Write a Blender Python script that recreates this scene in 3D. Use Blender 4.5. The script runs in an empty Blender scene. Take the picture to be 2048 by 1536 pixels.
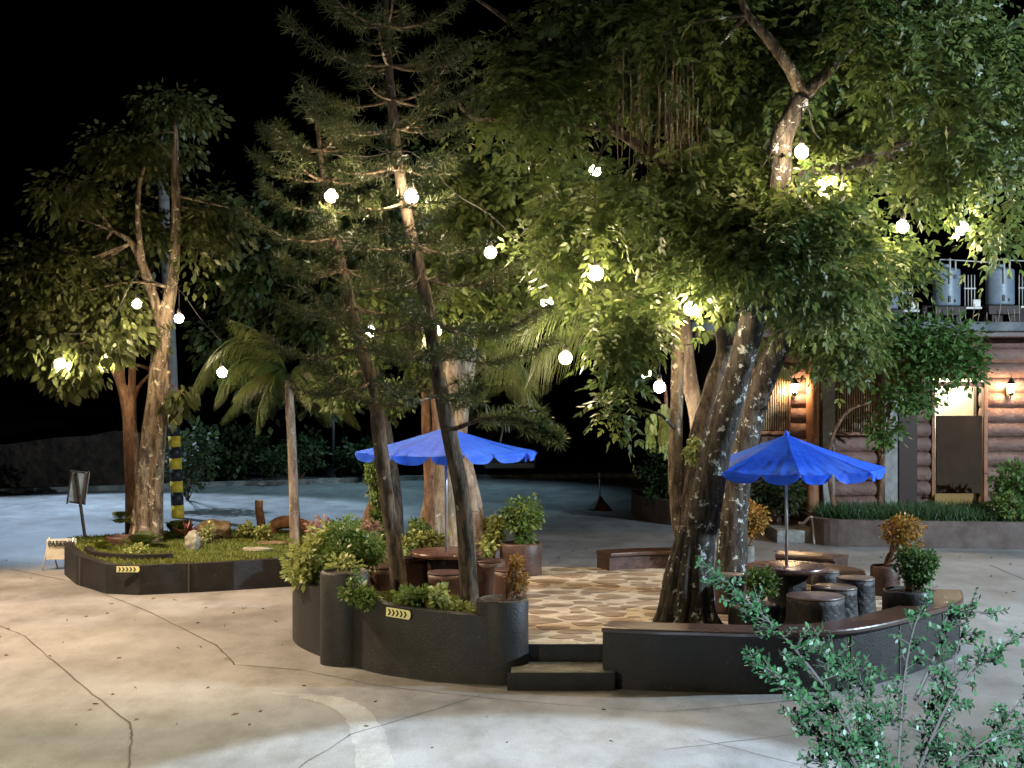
import bpy, bmesh, math, random
import numpy as np
from mathutils import Vector, Matrix
rnd = random.Random(7)
rng = np.random.default_rng(11)
R = math.radians
S = bpy.context.scene
COL = S.collection
H, F, HY = 3.4, 3000.0, 746.0          # eye height, focal length in px of a 2048 px wide frame, horizon row

# ------------------------------------------------------------------ camera
cam = bpy.data.cameras.new('camera'); cam_o = bpy.data.objects.new('camera', cam); COL.objects.link(cam_o)
cam_o.location = (0, 0, H); cam_o.rotation_euler = (R(90), 0, 0)
cam.sensor_width = 36; cam.lens = F/2048*36; cam.shift_y = -(768-HY)/2048
cam.clip_start = 0.1; cam.clip_end = 800
S.camera = cam_o
# ------------------------------------------------------------------ world, night sky
w = bpy.data.worlds.new('World'); S.world = w; w.use_nodes = True
nt = w.node_tree; bg = nt.nodes['Background']
sky = nt.nodes.new('ShaderNodeTexSky'); sky.sky_type = 'NISHITA'; sky.sun_disc = False
sky.sun_elevation = R(-6); sky.sun_rotation = R(200)
nt.links.new(sky.outputs[0], bg.inputs[0]); bg.inputs[1].default_value = 0.05
S.view_settings.view_transform = 'Standard'; S.view_settings.look = 'None'
S.view_settings.exposure = 0.0; S.view_settings.gamma = 1
S.cycles.use_denoising = True
S.cycles.max_bounces = 5; S.cycles.diffuse_bounces = 2; S.cycles.glossy_bounces = 2; S.cycles.transmission_bounces = 3
S.cycles.transparent_max_bounces = 6; S.cycles.sample_clamp_indirect = 4; S.cycles.sample_clamp_direct = 0
S.cycles.caustics_reflective = False; S.cycles.caustics_refractive = False

def lamp(name, kind, loc, power, color, target=None, size=0.3, cone=120, blend=0.3):
    d = bpy.data.lights.new(name, kind); o = bpy.data.objects.new(name, d); COL.objects.link(o)
    o.location = loc; d.energy = power; d.color = color; d.shadow_soft_size = size
    if kind == 'SPOT': d.spot_size = R(cone); d.spot_blend = blend
    if target is not None:
        o.rotation_euler = (Vector(target)-Vector(loc)).to_track_quat('-Z', 'Y').to_euler()
    return o
COOL = (0.66, 0.84, 1.0)
lamp('yard_floodlight', 'SPOT', (15.0, 16.8, 6.0), 15000, COOL, (5.5, 23.0, 1.6), 0.12, 112, 0.35)
a = lamp('balcony_floodlight', 'SPOT', (0.0, -10.0, 9.0), 135000, (0.62, 0.81, 1.0), (0.0, 2.15, 0), 0.08, 33.5, 0.02); a.data.use_square = True
lamp('road_lamp', 'SPOT', (-12.0, 39.0, 8.0), 6800, (0.54, 0.74, 1.0), (-10.5, 36.5, 0), 0.15, 84, 0.25)
lamp('road_lamp', 'SPOT', (-3.5, 44.0, 7.0), 1300, (0.45, 0.80, 1.0), (-4.0, 42.5, 0), 0.15, 105, 0.5)
lamp('porch_lamp', 'SPOT', (-7.0, 9.0, 4.2), 4200, (1.0, 0.88, 0.56), (-6.2, 11.0, 0), 0.1, 118, 0.8)
lamp('car_park_lamp', 'SPOT', (-9.0, 20.6, 7.5), 6800, (1.0, 0.74, 0.50), (-6.2, 20.9, 0), 0.12, 82, 0.35)
lamp('tree_floodlight', 'SPOT', (6.5, 8.5, 1.2), 800, (0.95, 1.0, 0.66), (5.2, 19.0, 6.5), 0.2, 62, 0.9)

# ------------------------------------------------------------------ pixel helpers
def P(px, py, Y): return Vector(((px-1024)*Y/F, Y, H-(py-HY)*Y/F))
def G(px, py, z=0.0):
    Y = F*(H-z)/(py-HY); return Vector(((px-1024)*Y/F, Y, z))

# ------------------------------------------------------------------ materials
def mat(name, fn=None, color=(.5,.5,.5), rough=.8, spec=.3, metal=0, bump=None, var=None, emit=None):
    m = bpy.data.materials.new(name); m.use_nodes = True; n = m.node_tree; b = n.nodes['Principled BSDF']
    b.inputs['Base Color'].default_value = (*color, 1); b.inputs['Roughness'].default_value = rough
    b.inputs['Specular IOR Level'].default_value = spec; b.inputs['Metallic'].default_value = metal
    co = n.nodes.new('ShaderNodeTexCoord').outputs['Object']
    if emit: b.inputs['Emission Color'].default_value = (*emit[0], 1); b.inputs['Emission Strength'].default_value = emit[1]
    if var:   # (scale, dark colour, amount sharpness lo, hi)
        t = n.nodes.new('ShaderNodeTexNoise'); t.inputs['Scale'].default_value = var[0]; t.inputs['Detail'].default_value = 8; t.inputs['Roughness'].default_value = .65
        n.links.new(co, t.inputs['Vector'])
        r = n.nodes.new('ShaderNodeValToRGB'); r.color_ramp.elements[0].position = var[2]; r.color_ramp.elements[1].position = var[3]
        r.color_ramp.elements[0].color = (*var[1], 1); r.color_ramp.elements[1].color = (*color, 1)
        n.links.new(t.outputs['Fac'], r.inputs[0]); n.links.new(r.outputs[0], b.inputs['Base Color'])
        rr = n.nodes.new('ShaderNodeMapRange'); rr.inputs[3].default_value = max(.05, rough-.15); rr.inputs[4].default_value = min(1, rough+.12)
        n.links.new(t.outputs['Fac'], rr.inputs[0]); n.links.new(rr.outputs[0], b.inputs['Roughness'])
    if bump:  # (scale, distance)
        t = n.nodes.new('ShaderNodeTexNoise'); t.inputs['Scale'].default_value = bump[0]; t.inputs['Detail'].default_value = 6
        n.links.new(co, t.inputs['Vector'])
        bb = n.nodes.new('ShaderNodeBump'); bb.inputs['Distance'].default_value = bump[1]; bb.inputs['Strength'].default_value = .9
        n.links.new(t.outputs['Fac'], bb.inputs['Height']); n.links.new(bb.outputs[0], b.inputs['Normal'])
    return m

def bark(name, base, dark, lichen, amount=.58, scale=9.0):
    m = bpy.data.materials.new(name); m.use_nodes = True; n = m.node_tree; b = n.nodes['Principled BSDF']; L = n.links
    b.inputs['Roughness'].default_value = .85; b.inputs['Specular IOR Level'].default_value = .25
    co = n.nodes.new('ShaderNodeTexCoord').outputs['Object']
    mp = n.nodes.new('ShaderNodeMapping'); mp.inputs['Scale'].default_value = (1.6, 1.6, .38); L.new(co, mp.inputs[0])
    t = n.nodes.new('ShaderNodeTexNoise'); t.inputs['Scale'].default_value = scale; t.inputs['Detail'].default_value = 10; t.inputs['Roughness'].default_value = .7
    L.new(mp.outputs[0], t.inputs['Vector'])
    r = n.nodes.new('ShaderNodeValToRGB'); r.color_ramp.elements[0].position = .42; r.color_ramp.elements[1].position = .60
    r.color_ramp.elements[0].color = (*dark, 1); r.color_ramp.elements[1].color = (*base, 1); L.new(t.outputs['Fac'], r.inputs[0])
    t2 = n.nodes.new('ShaderNodeTexNoise'); t2.inputs['Scale'].default_value = 8; t2.inputs['Detail'].default_value = 8; t2.inputs['Roughness'].default_value = .72
    L.new(co, t2.inputs['Vector'])
    r2 = n.nodes.new('ShaderNodeValToRGB'); r2.color_ramp.elements[0].position = amount; r2.color_ramp.elements[1].position = amount+.03
    L.new(t2.outputs['Fac'], r2.inputs[0])
    mx = n.nodes.new('ShaderNodeMix'); mx.data_type = 'RGBA'; mx.inputs[7].default_value = (*lichen, 1)
    L.new(r2.outputs[0], mx.inputs[0]); L.new(r.outputs[0], mx.inputs[6]); L.new(mx.outputs[2], b.inputs['Base Color'])
    bb = n.nodes.new('ShaderNodeBump'); bb.inputs['Distance'].default_value = .07; L.new(t.outputs['Fac'], bb.inputs['Height']); L.new(bb.outputs[0], b.inputs['Normal'])
    return m

def leafmat(name, c1, c2, rough=.42, trans=.35, spec=.4):
    m = bpy.data.materials.new(name); m.use_nodes = True; n = m.node_tree; b = n.nodes['Principled BSDF']; L = n.links
    a = n.nodes.new('ShaderNodeAttribute'); a.attribute_name = 'tint'
    r = n.nodes.new('ShaderNodeMix'); r.data_type = 'RGBA'; r.inputs[6].default_value = (*c1, 1); r.inputs[7].default_value = (*c2, 1)
    L.new(a.outputs['Fac'], r.inputs[0]); L.new(r.outputs[2], b.inputs['Base Color'])
    b.inputs['Roughness'].default_value = rough; b.inputs['Specular IOR Level'].default_value = spec
    t = n.nodes.new('ShaderNodeBsdfTranslucent'); L.new(r.outputs[2], t.inputs[0])
    mx = n.nodes.new('ShaderNodeMixShader'); mx.inputs[0].default_value = trans
    L.new(b.outputs[0], mx.inputs[1]); L.new(t.outputs[0], mx.inputs[2]); L.new(mx.outputs[0], n.nodes['Material Output'].inputs[0])
    return m

def concrete(name, light, mid, dark, big=.35):
    m = bpy.data.materials.new(name); m.use_nodes = True; n = m.node_tree; b = n.nodes['Principled BSDF']; L = n.links
    b.inputs['Specular IOR Level'].default_value = .35
    co = n.nodes.new('ShaderNodeTexCoord').outputs['Object']
    def noise(sc, det, st=(1,1,1), rough=.6):
        mp = n.nodes.new('ShaderNodeMapping'); mp.inputs['Scale'].default_value = st; L.new(co, mp.inputs[0])
        t = n.nodes.new('ShaderNodeTexNoise'); t.inputs['Scale'].default_value = sc; t.inputs['Detail'].default_value = det; t.inputs['Roughness'].default_value = rough
        L.new(mp.outputs[0], t.inputs['Vector']); return t.outputs['Fac']
    a = noise(big, 9); r = n.nodes.new('ShaderNodeValToRGB'); e = r.color_ramp.elements
    e[0].position = .33; e[0].color = (*dark, 1); e[1].position = .68; e[1].color = (*light, 1)
    k = r.color_ramp.elements.new(.5); k.color = (*mid, 1); L.new(a, r.inputs[0])
    s = noise(1.7, 10, (1, .45, 1), .72); r2 = n.nodes.new('ShaderNodeValToRGB'); r2.color_ramp.elements[0].position = .36; r2.color_ramp.elements[1].position = .56
    r2.color_ramp.elements[0].color = (.55,.53,.5,1); r2.color_ramp.elements[1].color = (1,1,1,1); L.new(s, r2.inputs[0])
    mm = n.nodes.new('ShaderNodeMix'); mm.data_type = 'RGBA'; mm.blend_type = 'MULTIPLY'; mm.inputs[0].default_value = .75
    L.new(r.outputs[0], mm.inputs[6]); L.new(r2.outputs[0], mm.inputs[7])
    g = noise(60, 3); r3 = n.nodes.new('ShaderNodeValToRGB'); r3.color_ramp.elements[0].position = .3; r3.color_ramp.elements[1].position = .7
    r3.color_ramp.elements[0].color = (.66,.66,.66,1); r3.color_ramp.elements[1].color = (1,1,1,1); L.new(g, r3.inputs[0])
    m2 = n.nodes.new('ShaderNodeMix'); m2.data_type = 'RGBA'; m2.blend_type = 'MULTIPLY'; m2.inputs[0].default_value = 1
    L.new(mm.outputs[2], m2.inputs[6]); L.new(r3.outputs[0], m2.inputs[7]); L.new(m2.outputs[2], b.inputs['Base Color'])
    rr = n.nodes.new('ShaderNodeMapRange'); rr.inputs[3].default_value = .42; rr.inputs[4].default_value = .85; L.new(s, rr.inputs[0]); L.new(rr.outputs[0], b.inputs['Roughness'])
    bb = n.nodes.new('ShaderNodeBump'); bb.inputs['Distance'].default_value = .006; L.new(s, bb.inputs['Height']); L.new(bb.outputs[0], b.inputs['Normal'])
    return m

M = {}
M['ground'] = concrete('yard_concrete', (.39,.385,.38), (.30,.292,.285), (.20,.192,.185))
M['palestrip'] = concrete('pale_strip_concrete', (.46,.45,.43), (.39,.38,.365), (.30,.29,.275), .8)
M['joint'] = mat('joint_dirt', color=(.10,.085,.07), rough=.95)
M['patio'] = mat('patio_mortar', color=(.44,.38,.30), var=(5,(.26,.21,.155),.35,.6), bump=(30,.004), rough=.7)
M['flag'] = mat('flagstone', color=(.27,.20,.14), var=(3.2,(.14,.105,.07),.35,.65), bump=(25,.006), rough=.6)
M['black'] = mat('black_painted_concrete', color=(.030,.028,.027), var=(3.5,(.012,.011,.012),.35,.7), bump=(45,.008), rough=.55, spec=.35)
def speckle(m, thr, col):
    n = m.node_tree; b = n.nodes['Principled BSDF']; l = b.inputs['Base Color'].links[0].from_socket
    co = n.nodes.new('ShaderNodeTexCoord').outputs['Object']; t = n.nodes.new('ShaderNodeTexNoise'); t.inputs['Scale'].default_value = 34; t.inputs['Detail'].default_value = 4; t.inputs['Roughness'].default_value = .8
    n.links.new(co, t.inputs['Vector']); r = n.nodes.new('ShaderNodeValToRGB'); r.color_ramp.elements[0].position = thr; r.color_ramp.elements[1].position = thr+.04; n.links.new(t.outputs['Fac'], r.inputs[0])
    t2 = n.nodes.new('ShaderNodeTexNoise'); t2.inputs['Scale'].default_value = 1.8; n.links.new(co, t2.inputs['Vector']); r2 = n.nodes.new('ShaderNodeValToRGB'); r2.color_ramp.elements[0].position=.45; r2.color_ramp.elements[1].position=.62; n.links.new(t2.outputs['Fac'], r2.inputs[0])
    k = n.nodes.new('ShaderNodeMath'); k.operation='MULTIPLY'; n.links.new(r.outputs[0],k.inputs[0]); n.links.new(r2.outputs[0],k.inputs[1])
    mx = n.nodes.new('ShaderNodeMix'); mx.data_type='RGBA'; mx.inputs[7].default_value=(*col,1); n.links.new(k.outputs[0],mx.inputs[0]); n.links.new(l,mx.inputs[6]); n.links.new(mx.outputs[2],b.inputs['Base Color'])
speckle(M['black'], .635, (.15,.14,.13))
M['cap'] = mat('glossy_brown_cap', color=(.075,.042,.032), var=(4,(.045,.022,.016),.3,.7), rough=.33, spec=.5)
M['brown'] = mat('brown_painted_concrete', color=(.085,.042,.030), var=(5,(.03,.016,.012),.35,.65), bump=(40,.006), rough=.5, spec=.4)
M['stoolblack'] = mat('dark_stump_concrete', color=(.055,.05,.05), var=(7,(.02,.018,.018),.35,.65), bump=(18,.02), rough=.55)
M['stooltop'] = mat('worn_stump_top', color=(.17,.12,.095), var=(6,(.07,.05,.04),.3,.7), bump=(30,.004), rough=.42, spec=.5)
M['tabletop'] = mat('polished_table_top', color=(.15,.075,.05), var=(5,(.06,.03,.022),.3,.7), rough=.3, spec=.55)
M['soil'] = mat('garden_soil', color=(.05,.035,.022), var=(9,(.02,.014,.01),.35,.65), bump=(20,.05), rough=.95)
M['mulch'] = mat('grassy_soil', color=(.09,.11,.03), var=(7,(.045,.04,.018),.4,.6), bump=(24,.04), rough=.95)
M['rock'] = mat('rock', color=(.22,.17,.11), var=(4,(.09,.06,.035),.35,.65), bump=(7,.08), rough=.9)
M['palerock'] = mat('pale_rock', color=(.34,.32,.26), var=(6,(.17,.16,.12),.35,.6), bump=(9,.05), rough=.9)
M['steel'] = mat('painted_steel_pole', color=(.42,.44,.47), rough=.35, metal=.6, spec=.5)
M['cord'] = mat('black_cord', color=(.02,.02,.02), rough=.7)
M['white'] = mat('white_paint', color=(.72,.70,.64), var=(8,(.5,.48,.42),.3,.6), rough=.55)
M['signboard'] = mat('cream_board', color=(.62,.58,.48), var=(6,(.45,.41,.32),.3,.6), rough=.6)
M['blackpaint'] = mat('black_paint', color=(.015,.015,.015), rough=.5)
M['yellow'] = mat('yellow_paint', color=(.62,.42,.03), var=(8,(.4,.26,.02),.35,.6), rough=.6)
M['poleconc'] = mat('grey_pole_concrete', color=(.26,.26,.25), var=(6,(.16,.16,.15),.35,.6), rough=.8)
M['wood'] = mat('weathered_wood', color=(.16,.11,.08), var=(9,(.07,.045,.03),.35,.6), bump=(20,.01), rough=.8)
M['stumpwood'] = mat('cut_log_wood', color=(.24,.12,.06), var=(9,(.10,.045,.025),.35,.6), bump=(16,.02), rough=.8)
M['log'] = mat('varnished_log', color=(.215,.13,.105), var=(2.2,(.10,.055,.043),.3,.7), bump=(9,.04), rough=.62, spec=.25)
M['post'] = mat('orange_brown_post', color=(.28,.13,.065), var=(4,(.14,.06,.03),.3,.7), bump=(12,.01), rough=.5)
M['dark_wall'] = mat('dark_wood_panel', color=(.045,.022,.017), var=(4,(.02,.01,.008),.3,.7), rough=.6)
M['door'] = mat('brown_door', color=(.05,.031,.02), var=(2.5,(.032,.02,.013),.3,.7), rough=.85, spec=.1)
M['twig'] = mat('dark_twig', color=(.028,.024,.02), rough=.8)
M['cream'] = mat('cream_plaster', color=(.72,.68,.52), var=(3,(.62,.58,.42),.3,.7), rough=.8)
M['bamboo'] = mat('bamboo_slats', color=(.42,.31,.18), var=(12,(.22,.15,.08),.35,.6), rough=.55)
M['roof'] = mat('grey_roof_slab', color=(.14,.15,.16), var=(2.5,(.05,.056,.062),.35,.6), bump=(8,.02), rough=.75)
M['tank'] = mat('blue_grey_tank', color=(.20,.25,.31), var=(3,(.14,.18,.22),.3,.7), rough=.45, spec=.5)
M['pipe'] = mat('white_pipe', color=(.42,.42,.40), var=(9,(.4,.38,.33),.3,.6), rough=.45)
M['rebar'] = mat('rusty_rebar', color=(.30,.24,.18), rough=.8)
M['stonewall'] = mat('dark_stone_wall', color=(.060,.042,.030), var=(2.2,(.018,.013,.010),.4,.62), bump=(4,.2), rough=.95)
M['kerb'] = mat('kerb_concrete', color=(.25,.25,.23), var=(3,(.10,.10,.09),.4,.62), bump=(8,.03), rough=.9)
M['carpaint'] = mat('silver_car_paint', color=(.16,.165,.17), rough=.35, metal=.3, spec=.5)
M['glass'] = mat('dark_glass', color=(.01,.012,.014), rough=.08, spec=.7)
M['rubber'] = mat('rubber', color=(.015,.015,.015), rough=.85)
M['headlight'] = mat('headlight_lens', color=(.6,.62,.62), rough=.1, spec=.7)
M['bulb'] = mat('lit_bulb_glass', color=(1,1,1), emit=((1.0,.78,.50), 500.0))
M['lantern'] = mat('lit_lantern_glass', color=(1,1,1), emit=((1.0,.66,.36), 420.0))
M['iron'] = mat('black_iron', color=(.03,.025,.02), rough=.5, metal=.5)
# blue canopy cloth: seen from both sides, a little light comes through
def clothmat():
    m = bpy.data.materials.new('blue_canopy_cloth'); m.use_nodes = True; n = m.node_tree; b = n.nodes['Principled BSDF']; L = n.links
    t3 = n.nodes.new('ShaderNodeTexNoise'); t3.inputs['Scale'].default_value = 2.5; t3.inputs['Detail'].default_value = 7; r3 = n.nodes.new('ShaderNodeValToRGB'); r3.color_ramp.elements[0].position=.35; r3.color_ramp.elements[1].position=.7; r3.color_ramp.elements[0].color=(.008,.085,.72,1); r3.color_ramp.elements[1].color=(.035,.15,.85,1); L.new(t3.outputs['Fac'],r3.inputs[0]); L.new(r3.outputs[0],b.inputs['Base Color']); b.inputs['Roughness'].default_value = .6; b.inputs['Specular IOR Level'].default_value = .2
    co = n.nodes.new('ShaderNodeTexCoord').outputs['Object']
    t = n.nodes.new('ShaderNodeTexNoise'); t.inputs['Scale'].default_value = 9; t.inputs['Detail'].default_value = 5; L.new(co, t.inputs['Vector'])
    bb = n.nodes.new('ShaderNodeBump'); bb.inputs['Distance'].default_value = .04; bb.inputs['Strength'].default_value=.5; L.new(t.outputs['Fac'], bb.inputs['Height']); L.new(bb.outputs[0], b.inputs['Normal'])
    tr = n.nodes.new('ShaderNodeBsdfTranslucent'); tr.inputs[0].default_value = (.03,.08,.8,1)
    mx = n.nodes.new('ShaderNodeMixShader'); mx.inputs[0].default_value = .3
    L.new(b.outputs[0], mx.inputs[1]); L.new(tr.outputs[0], mx.inputs[2]); L.new(mx.outputs[0], n.nodes['Material Output'].inputs[0])
    return m
M['cloth'] = clothmat()
M['bark_dark'] = bark('dark_lichen_bark', (.15,.115,.085), (.035,.028,.022), (.42,.44,.40), .64)
M['bark_big'] = bark('big_tree_bark', (.095,.08,.066), (.022,.018,.015), (.55,.60,.60), .575, 11)
M['bark_moss'] = bark('mottled_mossy_bark', (.25,.19,.13), (.055,.04,.028), (.50,.46,.36), .58, 9)
M['bark_pale'] = bark('pale_bark', (.40,.33,.24), (.17,.13,.09), (.60,.56,.46), .60, 6)
M['bark_brown'] = bark('brown_bark', (.26,.15,.09), (.10,.055,.035), (.45,.40,.30), .66, 8)
M['bark_palm'] = bark('palm_bark', (.36,.30,.24), (.14,.10,.08), (.52,.50,.44), .62, 5)
M['leaf'] = leafmat('leaf_green', (.028,.056,.014), (.14,.18,.05), .5, .42, .35)
M['leaf_deep'] = leafmat('leaf_deep_green', (.016,.034,.011), (.05,.075,.022), .55, .3, .3)
M['leaf_bright'] = leafmat('leaf_bright_green', (.03,.085,.02), (.12,.21,.055), .5, .38, .35)
M['leaf_olive'] = leafmat('leaf_olive', (.028,.042,.012), (.105,.12,.036), .5, .35, .35)
M['needle'] = leafmat('pine_needle', (.024,.045,.014), (.075,.095,.03), .5, .25)
M['palm'] = leafmat('palm_leaflet', (.05,.075,.02), (.11,.13,.035), .4, .3)
M['shrub'] = leafmat('shrub_leaf', (.06,.12,.025), (.18,.25,.06))
M['variegated'] = leafmat('yellow_green_leaf', (.14,.20,.04), (.50,.52,.20), .45, .3)
M['orange'] = leafmat('orange_tip_leaf', (.14,.14,.03), (.48,.21,.05), .45, .3)
M['red'] = leafmat('dark_red_leaf', (.06,.018,.015), (.16,.03,.025), .4, .2)
M['pink'] = leafmat('pink_brown_leaf', (.22,.12,.08), (.42,.24,.18), .5, .3)
M['grass'] = leafmat('grass_blade', (.10,.14,.025), (.22,.24,.05), .6, .3)
M['mondo'] = leafmat('dark_grass_blade', (.018,.05,.016), (.04,.09,.03), .5, .2)
M['litter'] = leafmat('dry_leaf', (.05,.035,.02), (.16,.11,.06), .7, .1)
M['fore'] = leafmat('glossy_small_leaf', (.006,.024,.008), (.018,.058,.018), .5, .2, .35)

# ------------------------------------------------------------------ mesh builder
class MB:
    def __init__(s): s.v = []; s.f = []; s.n = 0; s.smooth = []
    def add(s, verts, faces, smooth=False):
        s.v.extend(tuple(q) for q in verts); s.f.extend([tuple(i+s.n for i in f) for f in faces]); s.n += len(verts)
        s.smooth.extend([smooth]*len(faces)); return s
    def box(s, c, d, rz=0, rx=0, ry=0):
        m = Matrix.Translation(c) @ Matrix.Rotation(rz,4,'Z') @ Matrix.Rotation(ry,4,'Y') @ Matrix.Rotation(rx,4,'X')
        vs = [m @ Vector((x*d[0]/2, y*d[1]/2, z*d[2]/2)) for x in (-1,1) for y in (-1,1) for z in (-1,1)]
        return s.add(vs, [(0,1,3,2),(4,6,7,5),(0,4,5,1),(2,3,7,6),(0,2,6,4),(1,5,7,3)])
    def bbox(s, c, d, b=.015, rz=0, rx=0, ry=0, seg=2):
        bm = bmesh.new(); bmesh.ops.create_cube(bm, size=1)
        for v in bm.verts: v.co = Vector((v.co.x*d[0], v.co.y*d[1], v.co.z*d[2]))
        bmesh.ops.bevel(bm, geom=bm.edges[:], offset=b, segments=seg, affect='EDGES', profile=.5)
        m = Matrix.Translation(c) @ Matrix.Rotation(rz,4,'Z') @ Matrix.Rotation(ry,4,'Y') @ Matrix.Rotation(rx,4,'X')
        bm.verts.index_update(); vs = [m @ v.co for v in bm.verts]; fs = [tuple(v.index for v in f.verts) for f in bm.faces]; bm.free()
        return s.add(vs, fs)
    def lathe(s, prof, c=(0,0,0), n=24, lump=0, seed=0, axis=None, closed=True):
        vs, fs = [], []; rr = random.Random(seed); ph = [rr.uniform(0,6.3) for _ in range(4)]
        for (r, z) in prof:
            for i in range(n):
                a = 2*math.pi*i/n
                k = 1+lump*(math.sin(3*a+ph[0])+.7*math.sin(5*a+ph[1]+z*2)+.5*math.sin(9*a+ph[2]))
                q = Vector((r*k*math.cos(a), r*k*math.sin(a), z))
                if axis: q = axis @ q
                vs.append(q+Vector(c))
        m = len(prof)
        for j in range(m-1):
            for i in range(n): fs.append((j*n+i, j*n+(i+1)%n, (j+1)*n+(i+1)%n, (j+1)*n+i))
        if closed: fs.append(tuple(range(n-1,-1,-1))); fs.append(tuple((m-1)*n+i for i in range(n)))
        return s.add(vs, fs, True)
    def tube(s, pts, rad, n=8, lump=0, seed=0, sub=5, cap=True):
        pts = [Vector(p) for p in pts]
        if not hasattr(rad, '__len__'): rad = [rad]*len(pts)
        P2, R2 = [], []
        for i in range(len(pts)-1):
            p0 = pts[max(i-1,0)]; p1 = pts[i]; p2 = pts[i+1]; p3 = pts[min(i+2,len(pts)-1)]
            for k in range(sub):
                t = k/sub
                P2.append(.5*((2*p1)+(p2-p0)*t+(2*p0-5*p1+4*p2-p3)*t*t+(3*p1-p0-3*p2+p3)*t**3)); R2.append(rad[i]*(1-t)+rad[i+1]*t)
        P2.append(pts[-1]); R2.append(rad[-1])
        rr = random.Random(seed); ph = [rr.uniform(0,6.3) for _ in range(5)]
        vs, fs = [], []; up = None
        for j, p in enumerate(P2):
            d = (P2[min(j+1,len(P2)-1)]-P2[max(j-1,0)]).normalized()
            if up is None: up = Vector((1,0,0)) if abs(d.x) < .8 else Vector((0,1,0))
            x = (up-d*up.dot(d)).normalized(); y = d.cross(x); up = x
            for i in range(n):
                a = 2*math.pi*i/n
                k = 1+lump*(math.sin(2*a+ph[0]+j*.11)+.8*math.sin(3*a+ph[1]-j*.23)+.6*math.sin(5*a+ph[2]+j*.3)+.5*math.sin(j*.7+ph[3]))
                vs.append(p+(x*math.cos(a)+y*math.sin(a))*R2[j]*k)
        m = len(P2)
        for j in range(m-1):
            for i in range(n): fs.append((j*n+i, j*n+(i+1)%n, (j+1)*n+(i+1)%n, (j+1)*n+i))
        if cap: fs.append(tuple(range(n-1,-1,-1))); fs.append(tuple((m-1)*n+i for i in range(n)))
        return s.add(vs, fs, True)
    def prism(s, poly, z0, z1):
        n = len(poly); vs = [(x,y,z0) for x,y in poly]+[(x,y,z1) for x,y in poly]
        area = sum(poly[i][0]*poly[(i+1)%n][1]-poly[(i+1)%n][0]*poly[i][1] for i in range(n))
        o = list(range(n)) if area > 0 else list(range(n-1,-1,-1))
        fs = [tuple(reversed(o)), tuple(i+n for i in o)]
        for k in range(n):
            a, b = o[k], o[(k+1)%n]; fs.append((a,b,b+n,a+n))
        return s.add(vs, fs)
    def wall(s, path, z0, z1, inn, out=0.0, round_=0.0):
        """ribbon wall along path (outer line); inn = thickness to the left of travel, out = overhang to the right"""
        path = [Vector((p[0],p[1])) for p in path]; n = len(path); vs, fs = [], []
        z1 = z1 if hasattr(z1,'__len__') else [z1]*n
        r = round_
        for i, p in enumerate(path):
            d = (path[min(i+1,n-1)]-path[max(i-1,0)]).normalized(); nl = Vector((-d.y, d.x))
            o = p-nl*out; q = p+nl*inn
            if r: sec = [(o,z0),(o,z1[i]-r),(o+nl*r*.3,z1[i]-r*.3),(o+nl*r,z1[i]),(q-nl*r,z1[i]),(q-nl*r*.3,z1[i]-r*.3),(q,z1[i]-r),(q,z0)]
            else: sec = [(o,z0),(o,z1[i]),(q,z1[i]),(q,z0)]
            vs += [(a.x,a.y,z) for a,z in sec]
        m = len(sec)
        for i in range(n-1):
            for k in range(m): fs.append((i*m+k, (i+1)*m+k, (i+1)*m+(k+1)%m, i*m+(k+1)%m)[::-1])
        fs.append(tuple(range(m))); fs.append(tuple((n-1)*m+k for k in range(m-1,-1,-1)))
        return s.add(vs, fs)
    def obj(s, name, material, parent=None, loc=None):
        me = bpy.data.meshes.new(name); v = np.array(s.v, dtype=float)
        o = bpy.data.objects.new(name, me)
        if parent is not None: org = Vector(parent.get('org', (0,0,0)))
        elif loc is not None: org = Vector(loc)
        else: org = Vector((0,0,0))
        v = v-np.array(org)
        me.from_pydata([tuple(q) for q in v], [], s.f); me.polygons.foreach_set('use_smooth', s.smooth)
        me.materials.append(material); me.update(); COL.objects.link(o)
        if parent is not None: o.parent = parent; o['org'] = tuple(org)
        else: o.location = org; o['org'] = tuple(org)
        return o
def npobj(name, verts, k, material, parent=None, loc=None, tint=None):
    """many faces of k corners each (no shared vertices)"""
    org = Vector(parent['org']) if parent is not None else Vector(loc or (0,0,0))
    verts = (verts.reshape(-1,3)-np.array(org)).astype(np.float32); nv = len(verts); nf = nv//k
    me = bpy.data.meshes.new(name); me.vertices.add(nv); me.vertices.foreach_set('co', verts.ravel())
    me.loops.add(nv); me.loops.foreach_set('vertex_index', np.arange(nv, dtype=np.int32))
    me.polygons.add(nf); me.polygons.foreach_set('loop_start', np.arange(0,nv,k,dtype=np.int32)); me.polygons.foreach_set('loop_total', np.full(nf,k,dtype=np.int32))
    me.update(calc_edges=True)
    if tint is not None:
        a = me.attributes.new('tint','FLOAT','FACE'); a.data.foreach_set('value', np.clip(tint,0,1).astype(np.float32))
    me.materials.append(material); o = bpy.data.objects.new(name, me); COL.objects.link(o)
    if parent is not None: o.parent = parent
    else: o.location = org
    o['org'] = tuple(org); return o
def thing(name, loc, label, cat, group=None):
    o = bpy.data.objects.new(name, None); COL.objects.link(o); o.location = loc; o['org'] = tuple(loc)
    o['label'] = label; o['category'] = cat
    if group: o['group'] = group
    return o
def tag(o, label, cat, group=None, kind=None):
    o['label'] = label; o['category'] = cat
    if group: o['group'] = group
    if kind: o['kind'] = kind
    return o
def struct(o): o['kind'] = 'structure'; return o
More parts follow.
